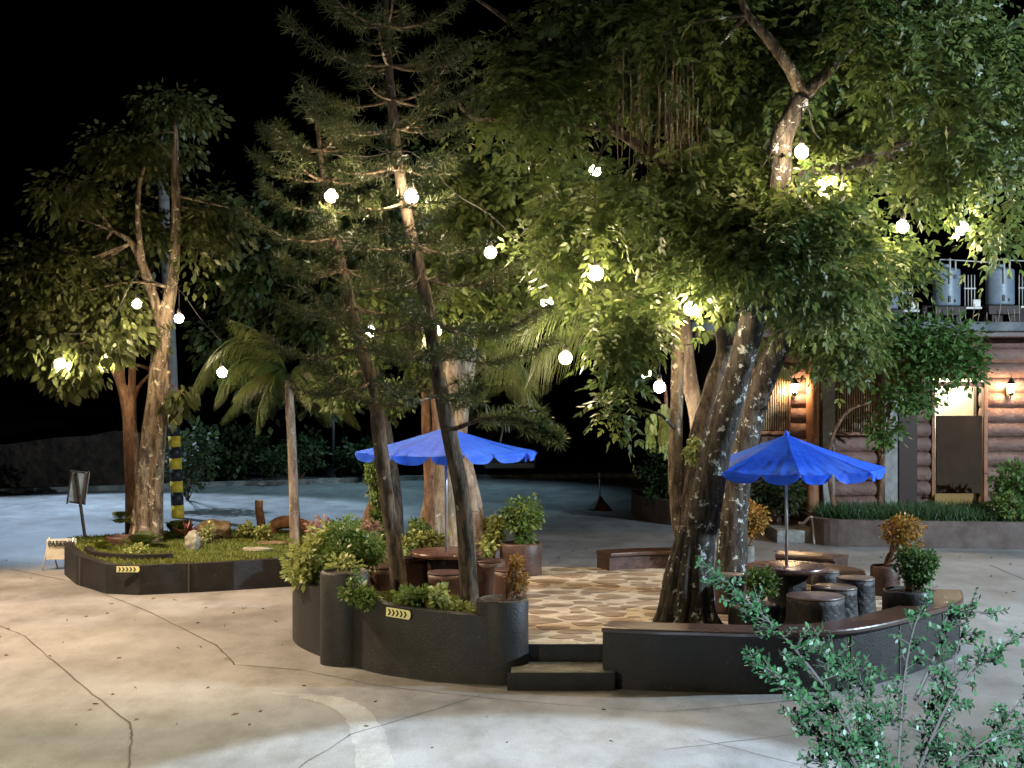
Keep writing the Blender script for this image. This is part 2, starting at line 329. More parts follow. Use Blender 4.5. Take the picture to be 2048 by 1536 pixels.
def bez(path, n=6):
    p = [Vector((a[0],a[1],0)) for a in path]; out = []
    for i in range(len(p)-1):
        p0=p[max(i-1,0)];p1=p[i];p2=p[i+1];p3=p[min(i+2,len(p)-1)]
        for k in range(n):
            t=k/n; q=.5*((2*p1)+(p2-p0)*t+(2*p0-5*p1+4*p2-p3)*t*t+(3*p1-p0-3*p2+p3)*t**3); out.append((q.x,q.y))
    out.append((p[-1].x,p[-1].y)); return out

# ------------------------------------------------------------------ foliage generators (numpy)
def nrm(a): return a/np.maximum(np.linalg.norm(a,axis=-1,keepdims=True),1e-9)
VOID = []
def in_blobs(blobs, n, shell=.5, gap=-1.0):
    """blobs: (centre, rx, ry, rz); points spread by volume, biased to the outside, with noise gaps"""
    vol = np.array([b[1]*b[2]*b[3] for b in blobs])**.75; pr = vol/vol.sum()
    pts, out = [], []
    if max(b[1] for b in blobs) < .55: gap = -9
    W = rng.normal(size=(6,3))*np.array([2.3,2.3,3.2]); ph = rng.uniform(0,6.28,6)
    while sum(len(p) for p in pts) < n:
        k = rng.choice(len(blobs), n, p=pr); c = np.array([list(b[0]) for b in blobs])[k]; r = np.array([b[1:4] for b in blobs])[k]
        d = nrm(rng.normal(size=(n,3))); q = c+d*r*(rng.random((n,1))**shell)
        f = np.sin(q@W.T+ph).sum(1)
        keep = f > gap+rng.normal(size=n)*.35
        for vc, vx, vy, vz in VOID: keep &= (((q-np.array(list(vc)))/np.array([vx,vy,vz]))**2).sum(1) > 1
        pts.append(q[keep]); out.append(nrm(d*np.array([1,1,.7])+rng.normal(size=(n,3))*.35)[keep])
    return np.concatenate(pts)[:n], np.concatenate(out)[:n]
def leaflets(base, ld, up, l, wd):
    """diamond leaves folded out of 4 corners"""
    side = nrm(np.cross(ld, up)); mid = base+ld*l*.45
    return np.stack([base, mid+side*wd, base+ld*l, mid-side*wd], 1)
def pinnate(parent, blobs, material, twigs, per=9, gap=-.1, L=.34, pairs=5, l=.10, w=.022, droop=.5, name='crown', spread=.22):
    p, d = in_blobs(blobs, twigs, .5, gap); p = np.repeat(p, per, 0); d = np.repeat(d, per, 0); tt = np.repeat(rng.random(twigs), per)
    n = len(p); a = nrm(d*.6+nrm(rng.normal(size=(n,3)))*.9+np.array([0,0,-.15])); p = p+a*spread*rng.random((n,1))
    ll = L*(.65+.6*rng.random((n,1))); s = nrm(np.cross(a, nrm(np.array([0,0,1.0])+rng.normal(size=(n,3))*.45))); u = np.cross(s,a)
    vs, ti = [], []
    for k in range(pairs):
        t = (k+.8)/pairs; c = p+a*ll*t+np.array([0,0,-1])*ll*droop*t*t
        for sg in (-1,1):
            ld = nrm(a*.45+s*sg*.9+np.array([0,0,-.45])*(.5+rng.random((n,1)))+rng.normal(size=(n,3))*.18)
            sc = (1-.35*abs(t-.5))*(.55+.75*rng.random((n,1)))
            vs.append(leaflets(c, ld, nrm(u+rng.normal(size=(n,3))*.3), l*sc, w*sc)); ti.append(tt*.6+rng.random(n)*.4)
    ld = nrm(a+np.array([0,0,-.7])); vs.append(leaflets(p+a*ll+np.array([0,0,-1])*ll*droop, ld, u, l*np.ones((n,1)), w*np.ones((n,1)))); ti.append(tt)
    return npobj(name, np.concatenate(vs), 4, material, parent, tint=np.concatenate(ti))
def simple_leaves(parent, blobs, material, twigs, per=12, l=.12, w=.035, spread=.16, droop=.5, name='crown', loc=None, shell=.5):
    p, d = in_blobs(blobs, twigs, shell); p = np.repeat(p, per, 0); d = np.repeat(d, per, 0); tt = np.repeat(rng.random(twigs), per); n = len(p)
    a = nrm(rng.normal(size=(n,3))); p = p+a*spread*rng.random((n,1))**.6
    ld = nrm(a*.8+d*.5+np.array([0,0,-droop])); sc = .6+.7*rng.random((n,1))
    v = leaflets(p, ld, nrm(np.array([0,0,1.0])+rng.normal(size=(n,3))*.7), l*sc, w*sc)
    return npobj(name, v, 4, material, parent, loc, tint=tt*.5+rng.random(n)*.5)
def blob(px,py,Y,rx,ry,rY): return (P(px,py,Y), rx*Y/F, rY, ry*Y/F)
def limbs_to(mb, starts, blobs, per=4, r0=.045, seed=0):
    rr = random.Random(seed); sp = [Vector(s) for s in starts]
    for b in blobs:
        c = Vector(b[0])
        for k in range(max(1,int(per*min(1,b[1]/.7)))):
            e = c+Vector((rr.uniform(-.75,.75)*b[1], rr.uniform(-.7,.7)*b[2], rr.uniform(-.6,.7)*b[3]))
            s = min(sp, key=lambda q: (q-e).length+rr.random()*.5)
            m = (s+e)/2+Vector((rr.uniform(-.2,.2),rr.uniform(-.2,.2),rr.uniform(-.05,.3)))*(e-s).length*.5
            mb.tube([s,m,e], [r0*rr.uniform(.7,1.1), r0*.55, r0*.15], 6, .08, k, 5)
def along(pts, n=6):
    pts=[Vector(p) for p in pts]; return [pts[i].lerp(pts[i+1],k/n) for i in range(len(pts)-1) for k in range(n)]+[pts[-1]]

# ================================================================== SETTING
mb = MB(); mb.add([(-220,-30,0),(220,-30,0),(220,420,0),(-220,420,0)],[(0,1,2,3)]); struct(mb.obj('ground', M['ground']))
def joint(pts, w=.022):
    mb = MB(); q = [G(*p) for p in pts]; q = [(a.x,a.y) for a in q]; rr = random.Random(3); pp = []
    for i in range(len(q)-1):
        for k in range(8):
            t = k/8; pp.append((q[i][0]*(1-t)+q[i+1][0]*t+rr.uniform(-.012,.012), q[i][1]*(1-t)+q[i+1][1]*t+rr.uniform(-.012,.012)))
    pp.append(q[-1]); vs = []; fs = []
    for i,p in enumerate(pp):
        a = Vector(pp[min(i+1,len(pp)-1)])-Vector(pp[max(i-1,0)]); a.normalize(); k = w*rr.uniform(.22,.5)
        vs += [(p[0]-a.y*k,p[1]+a.x*k,.004),(p[0]+a.y*k,p[1]-a.x*k,.004)]
    for i in range(len(pp)-1): fs.append((2*i,2*i+1,2*i+3,2*i+2))
    mb.add(vs,fs); struct(mb.obj('pavement_joint', M['joint']))
joint([(0,1252),(48,1272),(150,1360),(258,1446),(263,1475),(255,1560)], .026)
joint([(20,1138),(150,1165),(300,1225),(430,1290),(470,1330),(600,1340)], .03)
joint([(1330,1500),(1650,1462),(1700,1440)], .018); joint([(1640,1540),(1400,1480)], .015)
joint([(560,1560),(700,1470),(960,1392)],.02); joint([(0,1180),(90,1172),(150,1165)],.02); joint([(600,1340),(760,1372),(1000,1400),(1330,1425),(1600,1400)],.016)
joint([(1980,1130),(2060,1165)], .03)

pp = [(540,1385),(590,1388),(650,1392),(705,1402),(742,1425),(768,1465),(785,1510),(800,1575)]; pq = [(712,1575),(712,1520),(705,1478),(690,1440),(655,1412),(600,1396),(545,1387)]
mb = MB(); rr = random.Random(6); q = [G(x,y) for x,y in (bez(pp,8)+bez(pq,8))]; mb.add([(v.x+rr.uniform(-.015,.015),v.y+rr.uniform(-.05,.05),.003) for v in q],[tuple(range(len(q)))[::-1]]); struct(mb.obj('pale_ground_strip', M['palestrip']))  # thin curved strip in a paler tone than the yard concrete
# patio: raised floor with flagstones
pat = [(-2.5,19),(-2.05,17.95),(-1.45,17.3),(-.5,16.75),(.1,16.62),(1.05,16.62),(2,16.3),(3.3,16.3),(4.4,17.35),(5.2,18.6),(5.4,20),(4.9,21.6),(3.6,22.85),(1.5,23.1),(-.3,23.3),(-1.8,22.6),(-2.6,20.8)]
mb = MB(); mb.prism(pat, -.05, .40); struct(mb.obj('patio_floor', M['patio']))
mb = MB(); rr = random.Random(5); stones = []
for tr_ in range(9000):
    x = rr.uniform(-2.2,5.2); yy = rr.uniform(16.6,23); r1 = rr.uniform(.17,.30) if tr_ < 4500 else rr.uniform(.08,.16)
    if any(((x-a)**2+((yy-b)*1.25)**2)**.5 < r1+c+.035 for a,b,c in stones): continue
    ins = False; ok = True; n = len(pat)
    for i in range(n):
        x1,y1=pat[i]; x2,y2=pat[(i+1)%n]
        if (y1>yy)!=(y2>yy) and x < (x2-x1)*(yy-y1)/(y2-y1)+x1: ins = not ins
        d = Vector((x2-x1,y2-y1)); L = d.length; u = max(0,min(1,Vector((x-x1,yy-y1)).dot(d)/L/L)); 
        if (Vector((x1,y1))+d*u-Vector((x,yy))).length < r1+.04: ok = False
    if not (ins and ok): continue
    stones.append((x,yy,r1)); k = 15; ph = rr.uniform(0,6); rot = rr.uniform(-.3,.3); hz = rr.uniform(.4025,.407); ring = []
    for i in range(k):
        a = 2*math.pi*i/k; q = r1*(1+.10*math.sin(3*a+ph)+.07*math.sin(2*a+ph*2)+.04*math.sin(5*a+ph)); px_ = q*math.cos(a); py_ = q*.80*math.sin(a)
        ring.append((x+px_*math.cos(rot)-py_*math.sin(rot), yy+px_*math.sin(rot)+py_*math.cos(rot)))
    mb.prism(ring, .398, hz)
struct(mb.obj('patio_flagstones', M['flag']))
q = rng.random((420,2))*np.array([22,22])+np.array([-11,7.5]); keep = ((q[:,0]-1.6)**2+(q[:,1]-20)**2 > 20) & ((q[:,0]+5)**2+(q[:,1]-25.6)**2 > 9); q = q[keep]; n = len(q); a = rng.random(n)*6.28; L = .02+.035*rng.random(n)
b = np.stack([q[:,0],q[:,1],np.full(n,.006)],1); d = np.stack([np.cos(a)*L,np.sin(a)*L,np.full(n,.006)],1); e = np.stack([-np.sin(a)*L*.4,np.cos(a)*L*.4,np.full(n,.010)],1)
tag(npobj('fallen_leaves', np.stack([b-d,b+e,b+d,b-e],1), 4, M['litter'], loc=(0,15,0), tint=rng.random(n)), 'small dry leaves scattered over the concrete yard', 'leaf litter', kind='stuff')
# entrance steps
mb = MB(); mb.bbox((.55,16.35,.08),(1.12,.56,.24),.012); struct(mb.obj('entrance_step', M['kerb']))
mb = MB(); mb.box((.52,16.06,.095),(1.14,.015,.19)); mb.box((.56,16.612,.30),(1.0,.012,.19)); struct(mb.obj('step_riser', M['black']))

# island walls of the patio -------------------------------------------------
def walled(name, label, cat, path, z1, thick, capped=False, zc=None, matb='black', group=None, z0=-.05, joints=()):
    pth = bez(path, 6); th = thing(name, (path[0][0],path[0][1],0), label, cat, group)
    mb = MB()
    if hasattr(z1,'__len__'): z1 = [z1[0]+(z1[1]-z1[0])*i/(len(pth)-1) for i in range(len(pth))]
    mb.wall(pth, z0, z1, thick); mb.obj('wall_body', M[matb], th)
    if joints:
        mb = MB()
        for t in joints:
            i = int(t*(len(pth)-1)); p = Vector(pth[i]); d = (Vector(pth[min(i+1,len(pth)-1)])-Vector(pth[i-1])).normalized(); zt = z1[i] if hasattr(z1,'__len__') else z1
            mb.box((p.x+d.y*.0, p.y-d.x*.0, zt/2-.03), (.018,.02,zt), math.atan2(d.y,d.x))
        mb.obj('joint_line', M['joint'], th)
    if capped:
        mb = MB(); mb.wall(pth, z1+.003, z1+.055, thick+.03, .05, .02); mb.obj('seat_cap', M['cap'], th)
    return th
walled('planter_wall', 'tall curved black planter wall at the left end of the round patio', 'planter wall', [(-2.75,20.6),(-2.85,19.6),(-2.72,18.85),(-2.45,18.25),(-2.2,17.85),(-2.02,17.6)], .80, .16)
walled('planter_wall', 'front black planter wall with the arrow plate, left of the steps', 'planter wall', [(-1.86,17.40),(-1.6,17.05),(-1.25,16.75),(-.72,16.47),(-.22,16.36)], (.83,.74), .16)
walled('bench_wall', 'long curved black bench wall with brown seat cap right of the steps', 'bench wall',
       [(.98,16.2),(1.5,16.04),(2.0,15.97),(2.6,15.88),(3.34,15.98),(3.96,16.38),(4.7,17.18),(5.35,18.05),(5.62,18.9)], .61, .40, True, joints=(.44,.58,.70,.83,.93))
walled('bench_wall', 'low reddish brown bench at the back of the patio left of the big trunk', 'bench', [(2.6,23.1),(2.0,22.98),(1.48,22.75)][::-1], .615, .4, True, matb='brown', z0=.35)
walled('bench_wall', 'low brown bench behind the right table under the umbrella pole', 'bench', [(3.98,22.65),(4.4,22.5),(4.78,22.2)], .615, .4, True, matb='brown', z0=.0)
walled('bench_wall', 'curved brown bench beside the dark pot right of the right table', 'bench', [(4.75,20.35),(4.82,20.9),(4.5,21.6)], .615, .38, True, matb='brown', z0=.0)
mb = MB(); mb.wall(bez([(-2.55,19.6),(-2.1,18.7),(-1.3,18.55),(-.55,18.0),(.1,17.55)][::-1],4), .38, .66, .10); tag(mb.obj('planter_kerb', M['brown'], loc=(-1,18,0)), 'low brown inner kerb between front planter and left stools', 'kerb')
# soil in the front planter
mb = MB(); mb.prism([(-2.62,20.4),(-2.7,19.5),(-2.55,18.9),(-2.1,18.0),(-1.7,17.4),(-1.25,16.9),(-.65,16.58),(-.05,16.46),(.1,17.5),(-.5,17.9),(-1.25,18.45),(-2.1,18.62),(-2.42,19.6)], .3, .71); struct(mb.obj('planter_soil', M['mulch']))

def pot(name, label, c, r, h, material, group=None, soil=True, flare=.0, n=28, cat='pot', lump=.008):
    th = thing(name, c, label, cat, group); mb = MB()
    rb = r*(1-flare); prof = [(rb*.99,0),(rb,.02),(r*.99,h*.6),(r,h-.03),(r-.015,h-.004),(r-.03,h),(r*.86,h),(r*.84,h-.05)] if soil else [(rb*.99,0),(rb,.02),(r*.99,h*.6),(r,h-.03),(r-.02,h-.003),(r-.04,h)]
    mb.lathe(prof, c, n, lump, int(r*1000)); mb.obj('pot_body', M[material], th)
    if soil:
        mb = MB(); mb.lathe([(r*.85,h-.10),(r*.84,h-.035),(r*.3,h-.02)], c, n); mb.obj('soil', M['soil'], th)
    return th
pot('round_pillar', 'black round pillar planter between two plant beds on the left wall', (-1.96,17.62,-.03), .29, 1.11, 'black', cat='pillar')
pot('round_pillar', 'black round pillar planter beside the entrance steps', (-.105,16.60,-.03), .29, .94, 'black', cat='pillar')
pot('plant_pot', 'large reddish brown round pot with a leafy shrub behind the left table', (.13,22.4,.40), .315, .47, 'brown')
pot('plant_pot', 'dark brown pot behind the right stools next to the curved bench', (5.05,20.3,.38), .20, .42, 'brown')
pot('plant_pot', 'black pot with the round green shrub inside the right bench end', (4.72,17.9,.40), .30, .42, 'black')
pot('plant_pot', 'low greenish black pot with a small bush left of the front stool', (2.80,17.35,.40), .30, .33, 'black')
pot('plant_pot', 'narrow grey pot with an orange bush behind the big trunk', (3.52,22.6,.40), .13, .40, 'kerb')

# stools and tables --------------------------------------------------------
def stool(label, px, py, r, dark, group, ztop=.88, sq=False, top='stooltop'):
    g = G(px,py,ztop); c = Vector((g.x,g.y,.40)); h = ztop-.40; th = thing('stump_stool', c, label, 'stool', group)
    mb = MB(); mb.lathe([(r*1.10,0),(r*1.08,.05),(r*1.0,h*.45),(r*.97,h*.8),(r*.985,h-.03)], c, 30 if not sq else 8, .022 if not sq else .012, int(px))
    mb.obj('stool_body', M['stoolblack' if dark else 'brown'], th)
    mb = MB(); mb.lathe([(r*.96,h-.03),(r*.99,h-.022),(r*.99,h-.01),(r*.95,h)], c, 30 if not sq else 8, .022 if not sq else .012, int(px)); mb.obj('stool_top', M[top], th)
    return th
gR = 'stump stools round the right table'; gL = 'block stools round the left table'
stool('front black stump stool with the lit tan top, nearest the curved bench', 1630,1190,.33,True,gR)
stool('middle black stump stool, between the front stool and the rear right stool', 1668,1172,.27,True,gR)
stool('black stump stool furthest right of the right table', 1712,1154,.235,True,gR)
stool('reddish stump stool right beside the big trunk, left of the right table', 1458,1148,.20,False,gR)
stool('dark stump stool half hidden under the right table edge', 1650,1140,.18,True,gR)
stool('brown block stool left of the left table, partly behind the slim dark trunk', 768,1131,.23,False,gL,top='brown')
stool('brown block stool behind the slim dark trunk close to the left table', 828,1114,.20,False,gL,top='brown')
stool('brown block stool in front of the left table with reddish top', 892,1143,.24,False,gL,top='brown')
stool('square brown block stool right of the left table', 978,1119,.22,False,gL,sq=True,top='brown')
stool('brown block stool by the small bush at the pillar near the steps', 1020,1137,.21,False,gL,top='brown')
def table(label, x, y, r, ztop, ped, topm):
    th = thing('round_table', (x,y,.40), label, 'table'); mb = MB(); h = ztop-.40; c=(x,y,.4)
    mb.lathe([(ped*1.3,0),(ped*1.25,.04),(ped,.1),(ped*.95,h-.2),(ped*1.25,h-.07)], c, 28, .02, 3); mb.obj('pedestal', M['stoolblack'], th)
    mb = MB(); mb.lathe([(r*.93,h-.07),(r*.99,h-.06),(r,h-.035),(r*.99,h-.01),(r*.96,h)], c, 56); mb.obj('table_top', M[topm], th)
table('round brown stone table under the right blue umbrella', 3.33,18.2,.50,1.07,.24,'tabletop')
table('round dark stone table under the left blue umbrella', -.90,20.5,.49,.97,.22,'tabletop')

# umbrellas ----------------------------------------------------------------
def umbrella(label, x, y, rim, apex, r, rot, z0, seed):
    th = thing('patio_umbrella', (x,y,z0), label, 'umbrella', 'blue patio umbrellas'); rr = random.Random(seed)
    mb = MB(); mb.tube([(x,y,z0),(x,y,apex-.05)], .019, 12, sub=1); mb.obj('pole', M['steel'], th)
    cor = [Vector((x+r*math.sin(R(rot+45*i)), y-r*math.cos(R(rot+45*i)), rim+rr.uniform(-.012,.012))) for i in range(8)]
    A = Vector((x,y,apex)); mb = MB(); N = 16; K = 22
    for i in range(8):
        a, b = cor[i], cor[(i+1)%8]; vs = []; fs = []
        for j in range(N+1):
            t = j/N
            for k in range(K+1):
                s = k/K; e = a.lerp(b,s); q = A.lerp(e,t); sag = -.018*math.sin(math.pi*s)*t-.02*math.sin(math.pi*t)
                inward = (Vector((x,y,q.z))-q)*(.045*math.sin(math.pi*s)*t)
                wr = (.006*math.sin(14*s*math.pi*(1+.2*i)+i)+.007*math.sin(23*s+9*t+i*2))*t*t
                vs.append(q+Vector((0,0,sag+wr))+inward)
        for j in range(N):
            for k in range(K): fs.append((j*(K+1)+k,(j+1)*(K+1)+k,(j+1)*(K+1)+k+1,j*(K+1)+k+1))
        mb.add(vs,fs,True)
    ca = mb.obj('canopy', M['cloth'], th)
    mb = MB(); nsc = 2; K2 = 10
    for i in range(8):
        a, b = cor[i], cor[(i+1)%8]
        for q in range(nsc):
            vs, fs = [], []; lean = rr.uniform(-.03,.05); gap = rr.uniform(.01,.04)
            for k in range(K2+1):
                s = k/K2; g = (q+gap+(1-2*gap)*s)/nsc; e = a.lerp(b,g)
                e = e+Vector((0,0,-.018*math.sin(math.pi*g)))+(Vector((x,y,e.z))-e)*(.045*math.sin(math.pi*g))
                d = .115*(1-(abs(2*s-1))**3.2*.75)
                outd = Vector((e.x-x,e.y-y,0)).normalized()
                for j in range(3):
                    t = j/2; vs.append(e+Vector((0,0,-d*t+.002))+outd*(lean*t+.008+.010*math.sin(k*1.1+i)*t))
            for k in range(K2):
                for j in range(2): fs.append((k*3+j,(k+1)*3+j,(k+1)*3+j+1,k*3+j+1))
            mb.add(vs,fs,True)
    mb.obj('valance', M['cloth'], th)
    for i in range(8):
        mb = MB(); c2 = cor[i]; mb.tube([A+Vector((0,0,-.06)), A.lerp(c2,.5)+Vector((0,0,-.055)), c2+Vector((0,0,-.02))], .007, 6, sub=3); mb.obj('rib', M['steel'], th)
        mb = MB(); mb.tube([(x,y,rim+.02), A.lerp(c2,.5)+Vector((0,0,-.06))], .006, 6, sub=1); mb.obj('strut', M['steel'], th)
    mb = MB(); mb.lathe([(.03,-.06),(.035,0),(.02,.03),(.008,.05)], (x,y,apex), 12); mb.obj('finial', M['cloth'], th)
    mb = MB(); mb.lathe([(.035,-.02),(.035,.04)], (x,y,rim), 12); mb.obj('runner', M['steel'], th)
umbrella('right blue octagonal umbrella over the table with black stump stools', 3.33,18.2,2.25,2.655,1.19,-3,1.0,1)
umbrella('left blue octagonal umbrella partly behind the two dark slim trunks', -.90,20.5,2.33,2.66,1.25,14,.9,2)

# arrow plates ------------------------------------------------------------
def arrow_plate(label, c, rz, L=.30, hh=.085, tilt=0):
    th = thing('arrow_plate', c, label, 'sign', 'yellow and black arrow plates')
    m = Matrix.Translation(c) @ Matrix.Rotation(rz,4,'Z') @ Matrix.Rotation(tilt,4,'Y')
    def slab(poly, d0, d1):
        n = len(poly); vs = [m@Vector((x,d0,z)) for x,z in poly]+[m@Vector((x,d1,z)) for x,z in poly]
        return vs, [tuple(range(n)), tuple(range(2*n-1,n-1,-1))]+[((i+1)%n,i,i+n,(i+1)%n+n) for i in range(n)]
    a, b = L/2, hh/2; mb = MB(); mb.add(*slab([(-a,-b),(a-.02,-b),(a,-b*.4),(a,b*.4),(a-.02,b),(-a,b)],-.006,.006)); mb.obj('plate', M['platey'], th)
    mb = MB(); k = 5
    for i in range(k):
        x = -a+.035+i*(L-.06)/k; t = .022
        mb.add(*slab([(x-.012,-b*.7),(x-.012+t,-b*.7),(x+.012+t,0),(x-.012+t,b*.7),(x-.012,b*.7),(x+.012,0)],-.010,-.0065))
    mb.obj('chevrons', M['blackpaint'], th)
M['platey'] = mat('pale_yellow_plate', color=(.75,.72,.36), rough=.4)
arrow_plate('yellow arrow plate with black chevrons on the front planter wall by the steps', (-1.265,16.715,.72), R(-31), .33, .10, R(3))
arrow_plate('yellow arrow plate with black chevrons on the left grass island wall', (-5.87,22.93,.40), R(-1), .35, .09)

# left grass island ---------------------------------------------------------
isl = [(-7.55,25.3),(-7.0,24.1),(-6.25,23.1),(-5.7,22.95),(-4.6,23.35),(-3.45,23.9),(-2.6,24.6),(-2.0,26),(-3,28.2),(-6,28.4),(-8,27)]
th = thing('island_wall', (-5,25,0), 'low black wall round the left grass island with the big tree', 'wall')
mb = MB(); mb.wall([(-8,27),(-7.55,25.3),(-7.0,24.1),(-6.25,23.1),(-5.7,22.95),(-4.6,23.35),(-3.45,23.9),(-2.6,24.6),(-2.0,26)], -.05, [.45,.50,.47,.45,.45,.45,.45,.45,.45], .15); mb.obj('wall_body', M['black'], th)
mb = MB()
for (x,y,a) in ((-4.05,23.63,R(25)),(-5.0,23.2,R(21)),(-6.9,23.95,R(-54))): mb.box((x,y,.22),(.02,.02,.46),a)
mb.obj('joint_line', M['joint'], th)
mb = MB(); mb.wall(bez([(-7.1,24.9),(-6.7,24.1),(-6.0,23.75),(-5.4,23.9)],4), .4, .52, .1); mb.obj('inner_ledge', M['black'], th)
mb = MB(); mb.prism([(x*.985-.06,(y-25.5)*.96+25.55) for x,y in isl], .2, .43); struct(mb.obj('island_soil', M['mulch']))
def grass(name, label, poly, z, n, h, material, w=.012, hump=0):
    P0 = np.array(poly); lo, hi = P0.min(0), P0.max(0); q = rng.random((n*3,2))*(hi-lo)+lo; ins = np.zeros(len(q), bool)
    for i in range(len(P0)):
        x1,y1 = P0[i]; x2,y2 = P0[(i+1)%len(P0)]
        c = ((y1>q[:,1])!=(y2>q[:,1])) & (q[:,0] < (x2-x1)*(q[:,1]-y1)/(y2-y1+1e-9)+x1); ins ^= c
    q = q[ins][:n]; n = len(q); a = rng.random(n)*6.28; hh = h*(.4+.9*rng.random(n))
    b = np.stack([q[:,0],q[:,1],np.full(n,z)],1); d = np.stack([np.cos(a),np.sin(a),np.zeros(n)],1)*w
    top = b+np.stack([rng.normal(size=n)*h*.45, rng.normal(size=n)*h*.45, hh],1)
    o = npobj(name, np.stack([b-d,b+d,top],1), 3, material, loc=(P0[:,0].mean(),P0[:,1].mean(),z), tint=rng.random(n)); tag(o,label,'grass',kind='stuff'); return o
grass('lawn_grass', 'short grass covering the left island', [(x*.98-.09,(y-25.5)*.95+25.6) for x,y in isl], .43, 26000, .05, M['grass'], .012)
grass('planter_ground_cover', 'low ground cover in the front planter', [(-1.7,17.45),(-1.2,17.0),(-.6,16.65),(-.1,16.5),(0,17.3),(-.7,17.9),(-1.5,18.3)], .71, 4500, .06, M['grass'], .012)

# chunky things on the island
def rock(name, label, c, r, sc, material, seed, cat='rock', rz=0):
    bm = bmesh.new(); bmesh.ops.create_icosphere(bm, subdivisions=4, radius=1); rr = random.Random(seed)
    dirs = [Vector((rr.gauss(0,1),rr.gauss(0,1),rr.gauss(0,1))).normalized() for _ in range(14)]; offs = [rr.uniform(.62,.95) for _ in dirs]
    for v in bm.verts:
        k = 1
        for d,o in zip(dirs,offs):
            t = v.co.dot(d)
            if t > o: v.co -= d*(t-o)*.85
        v.co *= 1+.05*math.sin(7*v.co.x+3*v.co.y+seed)+.04*math.sin(11*v.co.z+5*v.co.y)
    m = Matrix.Translation(c)@Matrix.Rotation(rz,4,'Z')
    bm.verts.index_update(); mb = MB(); mb.add([m@Vector((v.co.x*r*sc[0],v.co.y*r*sc[1],v.co.z*r*sc[2])) for v in bm.verts],[tuple(q.index for q in f.verts) for f in bm.faces],True); bm.free()
    return tag(mb.obj(name, material, loc=c), label, cat)
rock('boulder','large brown boulder behind the dark red plant on the island', (-5.30,26.7,.55), .36, (1,.8,.72), M['rock'], 3)
rock('boulder','rounded pale grey boulder beside the dark red plant on the island', (-5.33,25.2,.56), .17, (1,.9,1.3), M['palerock'], 8)
rock('stepping_stone','flat pale stepping stone near the front of the island lawn', (-4.25,25.05,.455), .29, (1,.8,.16), M['palerock'], 5, 'stone')
rock('stepping_stone','flat tan stepping stone further back on the island lawn', (-4.15,26.0,.455), .30, (1.1,.7,.16), M['rock'], 6, 'stone')
mb = MB(); mb.tube([(-4.72,28,.35),(-4.68,28,.55),(-4.72,28,.85),(-4.72,28.0,1.02)],[.13,.085,.072,.075],12,.03,2); a = thing('tree_stump',(-4.7,28,.4),'tall narrow cut stump with pale top beside the thin palm trunk','stump')
mb.obj('stump_wood', M['stumpwood'], a); mb = MB(); mb.lathe([(.062,1.021),(.06,1.028)],(-4.72,28,0),12); mb.obj('cut_face', M['signboard'], a)
mb = MB(); mb.tube([(-4.45,27.6,.42),(-4.35,27.6,.60),(-4.1,27.55,.66),(-3.8,27.5,.60),(-3.62,27.5,.42)],[.10,.11,.11,.10,.08],12,.06,4); tag(mb.obj('arched_log', M['stumpwood'], loc=(-4.1,27.5,.4)),'brown arched driftwood log lying left of the thin palm trunk','log')
# dark red plant
def rosette(parent, c, n, L, w, material, name='leaves', up=.9, seed=0, curl=.35):
    rr = random.Random(seed); vs = []; ti = []
    for i in range(n):
        a = rr.uniform(0,6.28); el = rr.uniform(.35,1.4)*up; l = L*rr.uniform(.7,1.1); d = Vector((math.cos(a)*math.cos(el),math.sin(a)*math.cos(el),math.sin(el))); s = d.cross(Vector((0,0,1))).normalized(); c0 = Vector(c)
        pts = [c0+d*l*t+Vector((0,0,-curl*l*t*t)) for t in (0,.33,.66,1)]; ww = [w*.35,w,w*.8,.001]; tt = rr.random()
        for k in range(3): vs.append([pts[k]-s*ww[k],pts[k]+s*ww[k],pts[k+1]+s*ww[k+1],pts[k+1]-s*ww[k+1]]); ti.append(tt)
    return npobj(name, np.array([[list(q) for q in f] for f in vs]), 4, material, parent, tint=np.array(ti))
a = thing('red_cordyline', (-5.62,26.0,.43), 'spiky dark red plant left of the pale boulder', 'plant')
mb = MB(); mb.tube([(-5.62,26,.43),(-5.62,26,.62)],.03,8,sub=1); mb.obj('stem', M['bark_brown'], a); rosette(a,(-5.62,26,.58),34,.36,.026,M['red'],seed=4,curl=.2)
def fern(name, label, c, n, L, seed, material='palm', cat='fern'):
    a = thing(name, c, label, cat); rr = random.Random(seed); vs=[]; ti=[]
    for i in range(n):
        az = rr.uniform(0,6.28); el = rr.uniform(.5,1.3); d = Vector((math.cos(az)*math.cos(el),math.sin(az)*math.cos(el),math.sin(el))); s = d.cross(Vector((0,0,1))).normalized(); l = L*rr.uniform(.7,1.15); tt=rr.random()
        for k in range(16):
            t = (k+1)/16; p = Vector(c)+d*l*t+Vector((0,0,-.55*l*t*t)); wd = l*.22*math.sin(math.pi*min(1,t*.9+.1))
            for sg in (-1,1):
                e = p+s*sg*wd+d*wd*.3+Vector((0,0,-wd*.25)); f = d*l*.022
                vs.append([p-f,p+f,e+f*.4,e-f*.4]); ti.append(tt)
    npobj('fronds', np.array([[list(q) for q in f] for f in vs]), 4, M[material], a, tint=np.array(ti)); return a
fern('fern','feathery green fern at the foot of the big island tree',(-6.25,25.3,.43),26,.62,1)
fern('fern','yellow green fern at the left corner of the island',(-6.9,25.2,.43),16,.42,2,'grass')
fern('fern','broad fern growing right of the big island tree base',(-5.95,26.8,.43),22,.75,3)
fern('fern','small fern leaf tuft left of the big island tree base',(-6.9,26.4,.75),7,.55,4)
a = pot('plant_pot', 'shallow brown bowl at the foot of the island tree', (-6.75,25.9,.43), .26, .16, 'brown')

